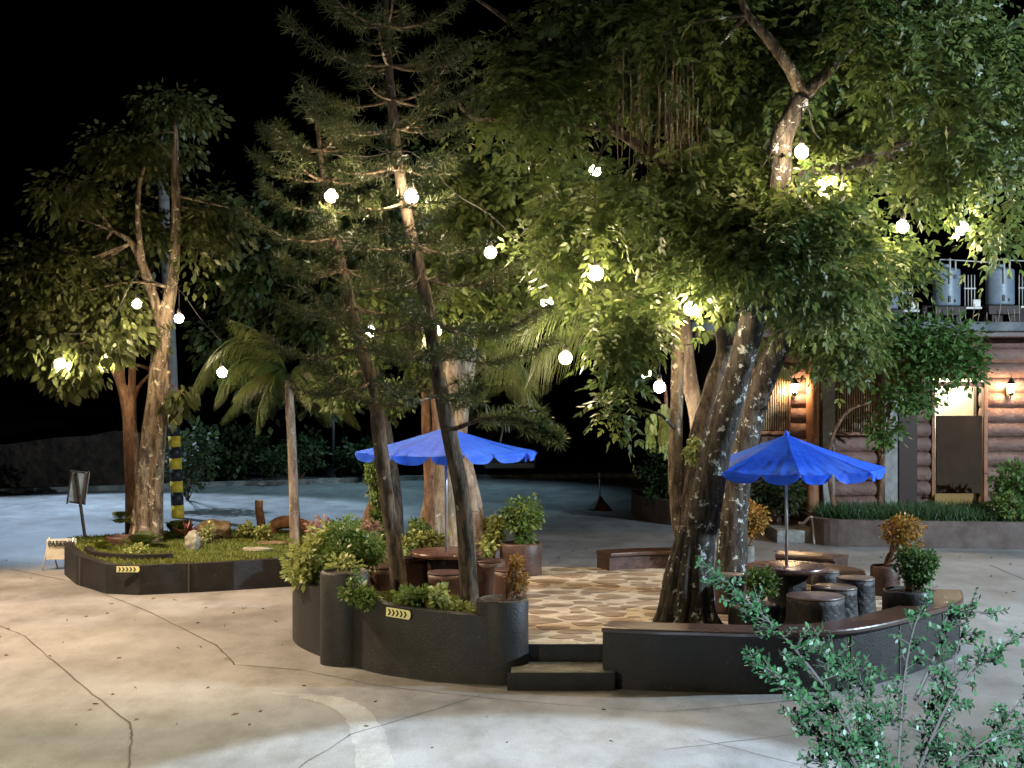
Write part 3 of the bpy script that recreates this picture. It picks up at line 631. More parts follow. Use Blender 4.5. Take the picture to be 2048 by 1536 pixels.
def bush(name, label, c, blobs, material, twigs, per, l, w, spread=.10, stems=None, cat='bush', group=None, droop=.3, stemmat='bark_brown', sr=.018, so=None):
    a = thing(name, c, label, cat, group)
    simple_leaves(a, blobs, M[material], twigs, per, l, w, spread, droop, 'foliage', shell=.4)
    mb = MB(); rr = random.Random(int(abs(c[0])*100))
    for b in blobs:
        for k in range(4):
            e = Vector(b[0])+Vector((rr.uniform(-.6,.6)*b[1],rr.uniform(-.6,.6)*b[2],rr.uniform(-.2,.7)*b[3])); s = Vector(so or c)+Vector((rr.uniform(-.03,.03),rr.uniform(-.03,.03),0))
            mb.tube([s,(s+e)/2+Vector((rr.uniform(-.05,.05),0,.03)),e],[sr,sr*.7,sr*.3],6,sub=3)
    mb.obj('stem', M[stemmat], a); return a
# planter bushes, left
bush('croton_bush','light green leafy bush spilling over the left planter wall', (-2.55,19.0,.72), [blob(615,1120,18.9,40,36,.4),blob(600,1150,18.6,28,18,.25),blob(650,1090,19.2,35,30,.3)], 'variegated', 150, 12, .095,.028,.1)
bush('dark_bush','dark green upright bush in the middle of the left planter', (-2.1,19.0,.72), [blob(695,1070,19.0,38,34,.35),blob(730,1105,18.8,40,35,.35),blob(680,1120,18.6,45,28,.3)], 'shrub', 300, 12, .07,.02,.1)
bush('pink_bush','pinkish brown dry bush behind the left planter', (-2.6,20.5,.6), [blob(640,1058,20.3,24,18,.2),blob(735,1062,20.5,18,24,.2)], 'pink', 90, 11, .06,.02,.06)
bush('planter_shrub','low pale leafed shrub right behind the left round pillar', (-2.1,18.1,.75), [blob(690,1130,18.0,45,14,.2)], 'variegated', 26, 10, .07,.022,.07)
bush('planter_shrub','green leafy plant hanging over the front planter edge left of the arrow plate', (-1.7,17.35,.72), [blob(712,1186,17.2,26,15,.2),blob(735,1196,17.1,18,12,.15),blob(706,1155,17.3,8,7,.08)], 'shrub', 62, 11, .07,.022,.07)
bush('planter_shrub','green leafy plant just above the arrow plate in the front planter', (-1.0,17.0,.72), [blob(812,1192,17.0,28,12,.2),blob(845,1190,16.95,20,12,.15)], 'shrub', 50, 11, .065,.02,.06)
bush('planter_shrub','bright pale green young plant in the front planter', (-.82,16.95,.72), [blob(878,1192,16.9,18,18,.14)], 'variegated', 24, 11, .075,.025,.06)
bush('planter_shrub','low yellow green plant at the foot of the leaning dark trunk', (-.55,16.9,.72), [blob(915,1218,16.8,26,9,.16)], 'variegated', 34, 11, .05,.017,.06)
bush('pillar_bush','small upright bush growing in the round pillar beside the steps', (-.08,16.6,.86), [blob(1035,1160,16.7,20,26,.12),blob(1032,1125,16.7,9,14,.07)], 'orange', 70, 10, .045,.013,.05)
bush('potted_shrub','leafy green shrub in the large brown round pot', (.13,22.4,.85), [blob(1045,1030,22.4,40,32,.3),blob(1050,1072,22.4,18,22,.14)], 'shrub', 150, 12, .07,.02,.08)
bush('potted_shrub','yellow green croton behind the left table beside the ringed palm trunk', (-.3,22.6,.4), [blob(985,1065,22.6,18,24,.2),blob(978,1090,22.4,14,14,.15)], 'variegated', 60, 11, .10,.032,.07)
bush('potted_shrub','yellow green croton left of the umbrella pole behind the left table', (-1.25,22.9,.4), [blob(830,1082,22.9,24,14,.25),blob(866,1078,23.0,24,12,.2),blob(812,1096,22.7,14,12,.15)], 'variegated', 80, 11, .09,.028,.07)
bush('dark_bush','dark bush left of the thick pale trunk behind the left table', (-1.6,23.4,0), [blob(840,1055,23.6,22,16,.3)], 'shrub', 50, 11, .07,.02,.07)
bush('orange_bush','round orange tipped bush behind the big trunk', (3.52,22.6,.78), [blob(1500,1038,22.6,32,32,.26)], 'orange', 150, 12, .06,.018,.06)
bush('topiary_shrub','orange and green upper bush right of the right umbrella', (5.05,20.3,.78), [blob(1806,1060,20.3,44,26,.25),blob(1812,1095,20.3,26,14,.16)], 'orange', 150, 12, .055,.017,.06)
bush('topiary_shrub','round green shrub in the black pot inside the right bench end', (4.72,17.9,.80), [blob(1830,1125,17.9,46,30,.22),blob(1832,1150,17.9,30,20,.16)], 'leaf_bright', 170, 12, .055,.018,.06)
bush('bonsai_bush','small dense bush in the low pot left of the front stool', (2.80,17.35,.71), [blob(1522,1165,17.35,32,27,.18)], 'shrub', 110, 12, .05,.015,.05)
bush('island_shrub','variegated white leafed shrub left of the thin palm trunk', (-4.75,26.8,.43), [blob(490,1062,26.8,16,12,.18)], 'variegated', 30, 10, .075,.026,.05)
bush('island_shrub','variegated shrub between the tall stump and the thin palm trunk', (-4.35,26.2,.43), [blob(527,1066,26.2,15,12,.16)], 'variegated', 28, 10, .075,.026,.05)
bush('island_shrub','low white flowered shrub in front of the big island tree', (-6.05,24.6,.43), [blob(275,1100,24.6,26,10,.2)], 'variegated', 44, 10, .05,.018,.05)
bush('island_shrub','small yellow green shrub in front of the brown boulder', (-5.2,26.0,.43), [blob(415,1062,26.0,10,16,.1)], 'variegated', 18, 9, .06,.02,.05)

# parking sign, board sign ---------------------------------------------------
th = thing('parking_sign', (-7.95,25.9,0), 'cream folding sign reading PARKING AREA beside the island corner', 'sign')
c = Vector((-7.78,25.9,0)); rz = R(12)
mb = MB(); mb.bbox(c+Vector((0,0,.36)),(.50,.02,.36),.004,rz,R(-8)); mb.obj('board', M['signboard'], th)
for sx in (-.22,.2):
    mb = MB(); mb.tube([c+Vector((sx,.03,.56)),c+Vector((sx-.09,-.07,0))],.014,6,sub=1); mb.tube([c+Vector((sx,.05,.5)),c+Vector((sx+.09,.22,0))],.014,6,sub=1); mb.obj('leg', M['white'], th)
def text(s, loc, size, rz, rx, parent, material, name='lettering', sx=1):
    cu = bpy.data.curves.new(name,'FONT'); cu.body = s; cu.size = size; cu.align_x = 'CENTER'; cu.align_y='CENTER'; cu.extrude = .002; cu.offset = .006
    o = bpy.data.objects.new(name, cu); COL.objects.link(o); bpy.context.view_layer.update()
    me = bpy.data.meshes.new_from_object(o.evaluated_get(bpy.context.evaluated_depsgraph_get())); bpy.data.objects.remove(o)
    o = bpy.data.objects.new(name, me); COL.objects.link(o); me.materials.clear(); me.materials.append(material); o.parent = parent
    o.location = Vector(loc)-Vector(parent['org']); o.rotation_euler = (rx,0,rz); o.scale = (sx,1,1); o['org'] = tuple(loc); return o
text('PARKING', c+Vector((.005,-.032,.455)), .125, rz, R(82), th, M['blackpaint'], sx=.82)
text('AREA', c+Vector((.005,-.012,.315)), .125, rz, R(82), th, M['blackpaint'], sx=.9)
th = thing('notice_board', G(172,1088), 'white notice board on a leaning wooden post beside the road', 'sign')
b0 = G(172,1088); tp = P(152,946,b0.y)
mb = MB(); mb.tube([b0,tp+Vector((0,.0,0))],.034,8,sub=1); mb.obj('post', M['wood'], th)
mb = MB(); cc = P(155,975,b0.y)+Vector((0,.06,0)); mb.bbox(cc,(.36,.03,.64),.006,R(8),0,R(8)); mb.obj('panel', M['white'], th)
mb = MB()
for sx in (-.17,.17): mb.bbox(cc+Vector((sx,-.03,0)),(.035,.03,.66),.005,R(8),0,R(8))
for sz in (-.31,.31): mb.bbox(cc+Vector((0,-.034,sz)),(.30,.025,.035),.005,R(8),0,R(8))
mb.obj('frame', M['wood'], th)
# utility pole
u0 = G(356,1036); th = thing('utility_pole', u0, 'grey concrete utility pole with yellow and black bands behind the island tree', 'utility pole')
ax = (P(325,330,u0.y)-u0); top = u0+ax*1.03
def upt(py): return u0+ax*((1036-py)/(1036-330))
mb = MB(); mb.tube([upt(828),upt(300),top],[.135,.12,.10],20,sub=2); mb.obj('shaft', M['poleconc'], th)
ys = [1036,1010,984,962,938,916,894,872,850,828]
for i in range(9):
    mb = MB(); mb.tube([upt(ys[i]),upt(ys[i+1])],[.148-.001*i]*2,20,sub=1); mb.obj('yellow_band' if i%2==0 else 'black_band', M['yellow' if i%2==0 else 'blackpaint'], th)
# lamp post in drum
d0 = G(668,958); th = thing('lamp_post', d0, 'thin blue green pole standing in a dark drum by the far kerb', 'lamp post')
mb = MB(); mb.tube([d0,P(664,600,d0.y)],[.055,.045],10,sub=1); mb.obj('pole', M['steel'], th)
mb = MB(); mb.lathe([(.26,0),(.28,.03),(.26,.2),(.28,.25),(.26,.45),(.28,.48)],d0,20); mb.obj('drum', M['black'], th)
# umbrella base / traffic stand
s0 = G(1200,1020); th = thing('cone_stand', s0, 'dark cone shaped stand with an upright rod on the far driveway', 'stand')
mb = MB(); mb.lathe([(.30,0),(.28,.04),(.10,.24),(.04,.34)],s0,14,.03,1); mb.obj('cone', M['brown'], th)
mb = MB(); mb.tube([s0+Vector((0,0,.3)),s0+Vector((-.02,0,.95))],.018,8,sub=1); mb.obj('rod', M['steel'], th)
# far kerb, wall, hedge
mb = MB(); mb.wall(bez([(-34,40),(-16,42),(-9.5,44.5),(-3,47.5),(6,49),(20,50)],4), -.05,.14,.3); struct(mb.obj('kerb', M['kerb']))
mb = MB(); pth = bez([(-40,41.5),(-16,43.6),(-9.4,45.8)],10); rr = random.Random(9); mb.wall(pth, -.05,[1.5+rr.uniform(-.12,.12)+.2*math.sin(i*.5) for i in range(len(pth))],.8); tag(mb.obj('stone_wall', M['stonewall'], loc=(-16,44,0)),'long dark rough stone wall beyond the road on the left','wall')
bush('roadside_bush','dark green bush just behind the banded utility pole', G(375,1000), [blob(365,930,37,30,50,.8),blob(400,900,37,22,60,.7)], 'leaf_deep', 90, 11, .16,.05,.25)
bush('roadside_bush','teal lit bush left of the thin pole in the drum', P(600,960,46.5), [blob(615,900,46.5,50,32,1.2),blob(560,925,46,40,20,1)], 'leaf_deep', 90, 12, .18,.06,.3)
bush('roadside_bush','bush right of the thin pole in the drum', P(710,960,47.5), [blob(715,905,47.5,40,36,1.2)], 'leaf_deep', 60, 12, .2,.07,.3)
bush('roadside_hedge','dark bush mass behind the stone wall end', P(480,950,47), [blob(470,900,47,70,45,1.5)], 'leaf_deep', 120, 12, .2,.07,.3)
# parked car, mostly behind the umbrella
c0 = P(1020,HY,50); c0.z = 0; th = thing('parked_car', c0, 'silver car parked in the dark behind the left umbrella', 'car'); x0,y0 = c0.x,c0.y
mb = MB(); bm = bmesh.new()
prof = [(-2.0,.35),(-2.05,.75),(-1.9,.95),(-.95,1.08),(-.3,1.5),(1.1,1.52),(1.85,1.1),(2.1,1.0),(2.12,.4)]
vs = [(x0+s*(.84 if z<1.2 else .68), y0+y, z) for s in (-1,1) for y,z in prof]; n = len(prof)
mb.add(vs,[tuple(range(n)),tuple(range(2*n-1,n-1,-1))]+[((i+1)%n,i,i+n,(i+1)%n+n) for i in range(n)]); o = mb.obj('body', M['carpaint'], th)
bv = o.modifiers.new('Bevel','BEVEL'); bv.width=.06; bv.segments=3
mb = MB(); mb.add([(x0-.62,y0-.93,1.12),(x0+.62,y0-.93,1.12),(x0+.55,y0-.36,1.47),(x0-.55,y0-.36,1.47)],[(0,1,2,3)]); mb.obj('windscreen', M['glass'], th)
mb = MB(); mb.bbox((x0,y0-2.06,.45),(1.6,.14,.2),.03); mb.obj('bumper', M['carpaint'], th)
for sx in (-1,1):
    mb = MB(); mb.bbox((x0+sx*.62,y0-2.03,.75),(.3,.08,.15),.03); mb.obj('headlight', M['headlight'], th)
    for sy in (-1.3,1.3):
        mb = MB(); mb.lathe([(.30,-.1),(.32,-.06),(.32,.06),(.30,.1)],(x0+sx*.78,y0+sy,.32),20,axis=Matrix.Rotation(R(90),3,'Y')); mb.obj('wheel', M['rubber'], th)

# ================================================================== BUILDING
BY = 32.0
def bx(px): return (px-1024)*BY/F
def bz(py, Y=BY): return H-(py-HY)*Y/F
th = thing('log_building', (bx(1780),BY,0), 'brown log building with bamboo blinds, lanterns and a flat roof on the right', 'building')
def logs(x0,x1,z0,z1,nm='log_wall'):
    mb = MB(); k = 0; z = .30
    while z < 4.25:
        if z+.15 > z0 and z-.15 < z1:
            rr = random.Random(int(z*100)); r = .175
            n = max(2,int((x1-x0)/.5)); pts = [(x0+(x1-x0)*i/n, BY+.10+rr.uniform(-.01,.01), z+rr.uniform(-.008,.008)) for i in range(n+1)]
            mb.tube(pts, [r*rr.uniform(.96,1.03) for _ in pts], 14, .012, k, 3)
        z += .315; k += 1
    return mb.obj(nm, M['log'], th)
xl = bx(1495); dl, dr = bx(1868), bx(1962); top = bz(774)
logs(xl, dl-.03, .2, 4.2); logs(dr+.03, bx(2500), .2, 4.2)
mb = MB(); z = .30
while z < 4.25:
    if z-.17 > top+.1: mb.tube([(dl-.03,BY+.1,z),(dr+.03,BY+.1,z)],.172,14,.01,int(z*10),1)
    z += .315
mb.obj('lintel_logs', M['log'], th)
mb = MB(); mb.box((bx(1495)-.1+4, BY+6, 2.1),(.01,.01,.01)); 
mb = MB(); mb.box(((xl+dl)/2,BY+.45,2.1),(dl-xl-.02,.2,4.2)); mb.box(((dr+bx(2500))/2,BY+.45,2.1),(bx(2500)-dr-.02,.2,4.2)); mb.box((xl+.1,BY+4.2,2.1),(.2,7.2,4.2)); mb.obj('inner_wall', M['dark_wall'], th)
# lit doorway: room behind, swing panel in front
mb = MB(); mb.box(((dl+dr)/2,BY+1.3,1.9),(2.6,.05,3.6)); mb.box(((dl+dr)/2,BY+.93,.40),(2.4,.7,.1)); mb.box((dl-.7,BY+.93,2),(.05,.7,3.3)); mb.box((dr+.7,BY+.93,2),(.05,.7,3.3)); mb.obj('lit_room', M['cream'], th)
lm = lamp('room_lamp','POINT',((dl+dr)/2,BY+.75,3.3),150,(1,.90,.66),None,.1); lm.parent = th; lm.location = Vector(lm.location)-th.location
dz0, dz1 = bz(986), bz(831)
mb = MB(); mb.bbox(((dl+dr)/2,BY-.1,(dz0+dz1)/2),(dr-dl-.03,.06,dz1-dz0),.01); a = mb.obj('door_panel', M['door'], th)
mb = MB(); mb.bbox((dr+.05,BY-.08,(top+.4)/2+.15),(.09,.2,top-.4),.012); mb.bbox((dl-.04,BY-.02,(top+.4)/2+.15),(.07,.16,top-.4),.012); mb.bbox(((dl+dr)/2,BY-.02,top+.06),(dr-dl+.3,.18,.10),.012); mb.obj('door_frame', M['post'], th)
for (p0,p1,m,zz0,zz1,nm,d) in ((1608,1634,'post',.2,4.2,'post',.30),(1640,1664,'poleconc',.2,4.2,'post',.36),(1762,1788,'poleconc',.2,4.2,'post',.38),(1791,1828,'dark_wall',.35,3.3,'dark_slab',.30)):  # posts; the last entry is a plain dark brown upright slab
    mb = MB()
    if nm == 'post' and m == 'post': mb.tube([((bx(p0)+bx(p1))/2,BY-.25,zz0),((bx(p0)+bx(p1))/2,BY-.25,zz1)],(bx(p1)-bx(p0))/2,18,.01,2,6)
    else: mb.bbox(((bx(p0)+bx(p1))/2,BY-.12,(zz0+zz1)/2),(bx(p1)-bx(p0),d,zz1-zz0),.015)
    mb.obj(nm, M[m], th)
for (p0,p1,p2,p3) in ((1505,1573,740,862),(1647,1741,740,864)):
    z0,z1 = bz(p3),bz(p2); a0,a1 = bx(p0),bx(p1)
    mb = MB(); mb.box(((a0+a1)/2,BY-.10,(z0+z1)/2),(a1-a0,.04,z1-z0)); wn = mb.obj('window', M['dark_wall'], th)
    mb = MB(); n = int((a1-a0)/.048)
    for i in range(n): mb.tube([(a0+(i+.5)*(a1-a0)/n,BY-.17,z0+.02),(a0+(i+.5)*(a1-a0)/n,BY-.17,z1-.02)],.0135,6,sub=1)
    mb.obj('bamboo_blind', M['bamboo'], wn)
    mb = MB(); mb.bbox(((a0+a1)/2,BY-.17,z1+.02),(a1-a0+.08,.09,.06),.01); mb.bbox(((a0+a1)/2,BY-.17,z0-.03),(a1-a0+.08,.12,.06),.01); mb.bbox((a0-.03,BY-.17,(z0+z1)/2),(.05,.08,z1-z0),.01); mb.bbox((a1+.03,BY-.17,(z0+z1)/2),(.05,.08,z1-z0),.01); mb.obj('frame', M['post'], wn)
RY = 30.9
mb = MB(); xa, xb = bx(1370), bx(2560); mb.bbox(((xa+xb)/2,RY+5,4.36),(xb-xa,10,.20),.03); mb.obj('roof_slab', M['roof'], th)
mb = MB(); mb.bbox(((xa+xb)/2,RY+.25,4.20),(xb-xa-.2,.16,.12),.02); mb.obj('fascia', M['brown'], th)
# rebar starters & upstand
mb = MB(); mb.bbox(((xa+xb)/2+1,RY+3.6,4.7),(xb-xa-2,.2,.50),.02); mb.obj('upstand', M['dark_wall'], th)
rr = random.Random(12)
for i in range(30):
    mb = MB(); x = (1690+i*13+rr.uniform(-5,5)-1024)*31.6/F; mb.tube([(x,31.6+rr.uniform(-.2,.2),4.45),(x+rr.uniform(-.05,.05),31.6,4.45+rr.uniform(.15,.42))],.009,5,sub=1); mb.obj('rebar_starter', M['rebar'], th)
# tanks
def tank(label, plab, px, w, pt, pb, Y=33.0):
    x = (px-1024)*Y/F; r = w*Y/F/2; z0 = bz(pb,Y); z1 = bz(pt,Y); h = z1-z0
    a = thing('water_tank', (x,Y,z0), label, 'water tank', 'water tanks on the flat roof'); c = (x,Y,z0)
    mb = MB(); prof = [(r*.95,0),(r,.03)]
    for k in range(1,6): prof += [(r,h*k/6-.02),(r*.985,h*k/6),(r,h*k/6+.02)]
    prof += [(r,h-.10),(r*.97,h-.05),(r*.5,h-.005),(r*.2,h)]
    mb.lathe(prof,c,32); mb.obj('tank_body', M['tank'], a)
    mb = MB(); mb.lathe([(r*.32,h-.02),(r*.32,h+.05),(r*.28,h+.07)],c,16); mb.obj('lid', M['tank'], a)
    mb = MB(); mb.tube([(x-.02,Y-r-.03,z0+h*.55),(x-.02,Y-r-.03,z1+.18)],.022,8,sub=1); mb.tube([(x+.12,Y-r*.9,z1-.1),(x+.12,Y-r*.9,z1+.15)],.022,8,sub=1); mb.tube([(x-r*.8,Y-r*.4,z1-.02),(x-r*.6,Y-r*.4,z1+.13),(x-.3*r,Y-r*.6,z1+.16),(x+.9,Y-r*.6,z1+.10)],.014,6,sub=4); mb.obj('pipe', M['pipe'], a)
    mb = MB(); mb.bbox((x-.02,Y-r-.005,z0+.14),(.05,.05,.14),.005); mb.bbox((x+.10,Y-r*.97,z0+.10),(.03,.05,.07),.005); mb.bbox((x+.10,Y-r*.95,z0+h*.74),(.07,.04,.09),.005); mb.obj('valve', M['blackpaint'], a)
    mb = MB(); mb.bbox((x,Y,z0-.12),(r*2.3,r*2.2,.2),.01); mb.bbox((x-.2,Y,(z0-.2+4.46)/2),(.12,.5,z0-.24-4.46+.02),.01); mb.bbox((x+.2,Y,(z0-.2+4.46)/2),(.12,.5,z0-.24-4.46+.02),.01); mb.obj('stand', M['dark_wall'], a)
    b = thing('pump_unit', (x+r+.2,Y,z0-.05), plab, 'pump', 'pump frames beside the tanks')
    mb = MB()
    for k in range(4): mb.tube([(x+r+.08+.07*k,Y-.1,z0+.0),(x+r+.08+.07*k,Y-.1,z0+h*.8)],.012,6,sub=1)
    mb.bbox((x+r+.19,Y-.1,z0+h*.45),(.26,.03,.03),.004); mb.obj('pipes', M['pipe'], b)
    mb = MB(); mb.bbox((x+r+.33,Y-.05,z0+.06),(.16,.2,.16),.01); mb.bbox((x+r+.2,Y-.05,z0-.05),(.45,.3,.05),.01); mb.obj('housing', M['white'], b)
tank('blue grey water tank fully in view in the gap of the foliage','pipe frame right of the middle water tank in the foliage gap', 1893,54,535,612)
tank('blue grey water tank at the right edge above the roof','pipe frame right of the rightmost water tank, at the picture edge', 2000,56,535,610)
tank('blue grey water tank half hidden behind leaves on the left','pipe frame right of the leaf covered leftmost water tank', 1770,52,548,618)
# lanterns
def lantern(label, px, py):
    x = bx(px); z = bz(py); Y = BY-.34; a = thing('wall_lantern', (x,Y,z), label, 'lantern', 'wall lanterns')
    mb = MB(); mb.lathe([(.055,-.09),(.075,.0),(.08,.08)],(x,Y,z),12); mb.obj('glass', M['lantern'], a)
    mb = MB(); mb.lathe([(.115,.085),(.10,.10),(.05,.17),(.015,.22),(.006,.28)],(x,Y,z),8); mb.lathe([(.03,-.16),(.06,-.12),(.06,-.095)],(x,Y,z),8); mb.obj('iron_cap', M['iron'], a)
    mb = MB(); mb.tube([(x,Y,z-.13),(x,Y+.08,z-.24),(x,Y+.17,z-.10)],.012,6); mb.bbox((x,Y+.18,z-.08),(.09,.02,.22),.004); mb.obj('bracket', M['iron'], a)
    for dz in (.33,):
        pass
lantern('lit wall lantern between the bamboo blind and the orange post', 1583,776)
lantern('lit wall lantern to the right of the door', 2012,776)
# building planter
def bpl(name,label,path,z1,matb='brown',th_=.2): return walled(name,label,'planter wall',path,z1,th_,matb=matb)
bpl('planter_wall','long grey brown planter wall in front of the log building',[(5.95,29.9),(6.4,29.3),(8,29.05),(10,28.85),(12,28.8),(16,28.8)],.52,'wallgrey') if False else None
M['wallgrey'] = mat('grey_brown_wall', color=(.12,.095,.085), var=(3,(.07,.05,.042),.35,.65), bump=(20,.01), rough=.8)
bpl('planter_wall','long grey brown planter wall in front of the log building',[(5.95,29.95),(6.4,29.4),(8,29.1),(10,28.9),(12,28.8),(16,28.8)],.52,'wallgrey')
bpl('planter_wall','dark curved planter wall left of the building steps',[(2.9,36.5),(3.0,34.6),(3.8,33.2),(5.0,32.6),(5.5,31.6)],.55,'wallgrey')
mb = MB(); mb.prism([(6.1,29.9),(6.5,29.55),(8,29.25),(10,29.05),(12,28.95),(16,28.95),(16,31.9),(6.1,31.9)], .1,.47); mb.prism([(3.15,36.4),(3.2,34.7),(4,33.4),(5.1,32.8),(5.4,32.4),(5.4,36)],.1,.5); struct(mb.obj('building_bed', M['soil']))
grass('border_grass','dark tufted border grass in the building planter',[(6.2,29.9),(6.6,29.6),(8,29.3),(10,29.1),(12,29.0),(14,29.0),(14,31.2),(6.3,31.2)],.47,16000,.28,M['mondo'],.016)
mb = MB(); mb.bbox((5.7,30.6,.12),(.8,1.2,.26),.02); struct(mb.obj('building_step', M['kerb']))
mb = MB(); q = [P(1598,1046,30.2),P(1608,1046,30.1),P(1618,1036,30.0),P(1626,1040,29.9),P(1629,1088,29.8)]; mb.tube(q,.03,8,sub=4); tag(mb.obj('handrail_pipe', M['pipe'], loc=q[0]),'bent white pipe handrail beside the building steps','handrail')
# building greenery
bush('tall_hedge','dark green tall hedge left of the building behind the big trunk', (4.1,34.2,.5), [blob(1320,950,34.2,32,60,.6),blob(1370,960,33.8,30,50,.6)], 'leaf_deep', 170, 11, .14,.03,.16)
bush('tall_hedge','dark feathery shrubs under the right umbrella left of the orange post', (5.4,32.6,.5), [blob(1525,985,32.0,36,34,.5),blob(1575,990,31.6,26,34,.4)], 'leaf_deep', 170, 11, .14,.025,.16)
bush('corner_bush','green bush right of the door at the frame edge', (10.2,29.9,.5), [blob(2025,965,29.9,34,40,.5),blob(2010,1010,29.6,26,22,.4)], 'leaf_bright', 130, 12, .11,.035,.14)
bush('border_shrub','small pale green shrub in the building bed near the right edge', (9.8,29.2,.5), [blob(2015,1012,29.2,22,24,.3)], 'shrub', 50, 11, .09,.03,.1)
a = bush('slim_tree','slim twisted young tree with bright green crown before the log wall', (7.35,30.2,.5), [blob(1850,690,29.5,120,55,1.1),blob(1890,730,29.3,75,42,.9),blob(1810,790,29.5,60,50,.8),blob(1770,860,29.8,30,28,.5),blob(1765,915,30,14,14,.2),blob(1740,650,29.8,60,40,.8)], 'leaf_bright', 520, 12, .125,.042,.26, cat='tree', sr=.022, so=P(1790,760,29.8))
mb = MB()
for (p,r) in (([(1760,1010),(1765,930),(1755,850),(1780,760),(1850,690)],.055),([(1668,1012),(1660,960),(1663,880),(1700,820),(1770,800)],.05)):
    mb.tube([P(x,y,30.2-i*.12) for i,(x,y) in enumerate(p)],[r,r*.9,r*.8,r*.6,r*.3],10,.08,3)
mb.obj('trunk', M['bark_brown'], a)
# hanging vine clump left of trunk
a = thing('hanging_vine', P(1330,820,24), 'yellow green hanging vine clump left of the big trunk', 'vine')
n = 26; vs=[]; ti=[]; rr = random.Random(31)
for i in range(n):
    x = rr.uniform(-34,34); y0 = 815+abs(x)*.9+rr.uniform(-8,8); ln = rr.uniform(60,115)*(1-abs(x)/60); Y=24+rr.uniform(-.3,.3); tt=rr.random()
    for k in range(34):
        py = y0+ln*k/34; c = P(1330+x+math.sin(k*.3+i)*1.5,py,Y)
        for sg in (-1,1):
            e = c+Vector((sg*.055,rr.uniform(-.03,.03),-.03)); vs.append([c,c+Vector((sg*.02,0,.012)),e,c+Vector((sg*.02,0,-.022))]); ti.append(tt)
npobj('strands', np.array([[list(q) for q in f] for f in vs]),4,M['variegated'],a,tint=np.array(ti)*.35)
mb = MB(); mb.tube([P(1330,770,24),P(1332,800,24),P(1334,835,24)],[.02,.03,.02],6); mb.obj('stem',M['bark_brown'],a)

# ================================================================== TREES
# --- big leaning tree on the patio
def tr(p, Y): return P(p[0],p[1],Y)
VOID += [(P(px,py,Y), .24, .5, .24) for px,py,Y in [(663,392,17.6),(823,393,16.5),(981,505,19.5),(1094,605,19),(1193,547,17),(1381,618,17.2),(1603,304,16.7),(1647,369,18),(1805,453,18.5),(1924,457,17.5),(1291,746,21),(1319,774,19.5),(274,608,25),(358,637,25.3),(444,745,24),(122,727,24.4),(208,720,25.4)]]
VOID += [blob(1590,250,15.9,80,115,1.5), blob(1665,140,16.4,95,55,1.7), blob(1540,90,16.0,50,75,1.3), blob(1060,30,17.6,90,70,.8)]
VOID += [blob(1585,265,15.9,58,85,1.35), blob(1640,160,16.2,60,38,1.3), blob(1560,120,16.0,40,60,1.2), blob(1100,248,17.2,190,34,1.6), blob(1010,235,17.2,110,36,1.6), blob(1245,275,17.2,75,42,1.6), blob(1870,430,17.6,100,62,4), blob(1905,580,17.6,115,88,4), blob(2000,610,17.6,70,70,4),
         blob(1310,260,16.8,80,75,1.0), blob(1500,640,16.8,90,90,1.2), blob(1130,716,18,70,60,2), blob(1700,800,19,60,90,3)]
T = thing('big_tree', (2.1,17.6,.4), 'big leaning forked tree with lichen streaked trunk beside the right umbrella', 'tree')
mb = MB()
main = [P(1375,1262,17.6),P(1380,1180,17.6),P(1398,1060,17.6),P(1425,940,17.55),P(1462,800,17.5),P(1497,670,17.4),P(1530,540,17.3),P(1552,430,17.2),P(1562,340,17.2),P(1566,270,17.1),P(1606,190,17.0)]
mb.tube(main,[.31,.235,.195,.18,.165,.155,.15,.14,.125,.115,.10],22,.05,1,7)
rr = random.Random(2)
for i in range(9):   # root flares
    a = i*math.pi*2/9+.2; b = Vector((main[0].x,main[0].y,.40)); o_ = Vector((math.cos(a),math.sin(a)*.8,0))
    mb.tube([b+o_*rr.uniform(.38,.46)+Vector((0,0,-.06)), b+o_*.29+Vector((0,0,.17)), b+o_*.21+Vector((.02,0,.6)), b+o_*.12+Vector((.08,0,1.2))],[.055,.075,.085,.06],9,.06,i,5)
mb.obj('trunk', M['bark_big'], T)
sec = [P(1385,1060,17.75),P(1392,950,17.9),P(1405,860,18.0),P(1432,760,18.1),P(1448,690,18.2),P(1420,560,18.4),P(1380,430,18.5),P(1300,300,18.6)]
mb = MB(); mb.tube(sec,[.14,.145,.13,.12,.10,.085,.07,.04],16,.05,4,6); mb.obj('second_stem', M['bark_dark'], T)
lim = [[P(1388,1150,17.7),P(1366,1075,17.8),P(1353,1000,17.9),P(1350,920,17.95),P(1354,800,18.0),P(1356,700,18.0),P(1350,600,18.1),P(1345,480,18.2),P(1310,330,18.3)],
       [P(1606,190,17.0),P(1575,130,16.9),P(1530,70,16.9),P(1490,20,17),P(1470,-60,17)],
       [P(1606,190,17.0),P(1650,150,17.1),P(1700,95,17.3),P(1780,50,17.5)],
       [P(1545,470,17.3),P(1450,400,17.6),P(1360,330,18.0),P(1290,300,18.2),P(1240,265,18.3),P(1190,215,18.4),P(1150,190,18.4)],
       [P(1290,300,18.2),P(1215,262,18.0),P(1100,248,18.0),P(1000,240,18.0),P(945,235,18.0),P(915,205,18.0)],
       [P(1150,190,18.4),P(1070,90,18.4),P(1000,30,18.4),P(940,-10,18.4)],
       [P(1560,350,17.2),P(1700,330,17.6),P(1800,290,17.8),P(1950,240,18)]]
lr = [[.09,.10,.09,.085,.075,.07,.06,.045,.02],[.075,.065,.06,.045,.03],[.085,.07,.05,.03],[.09,.08,.075,.065,.055,.05,.035],[.05,.04,.035,.03,.025,.015],[.04,.035,.03,.02],[.07,.06,.05,.03]]
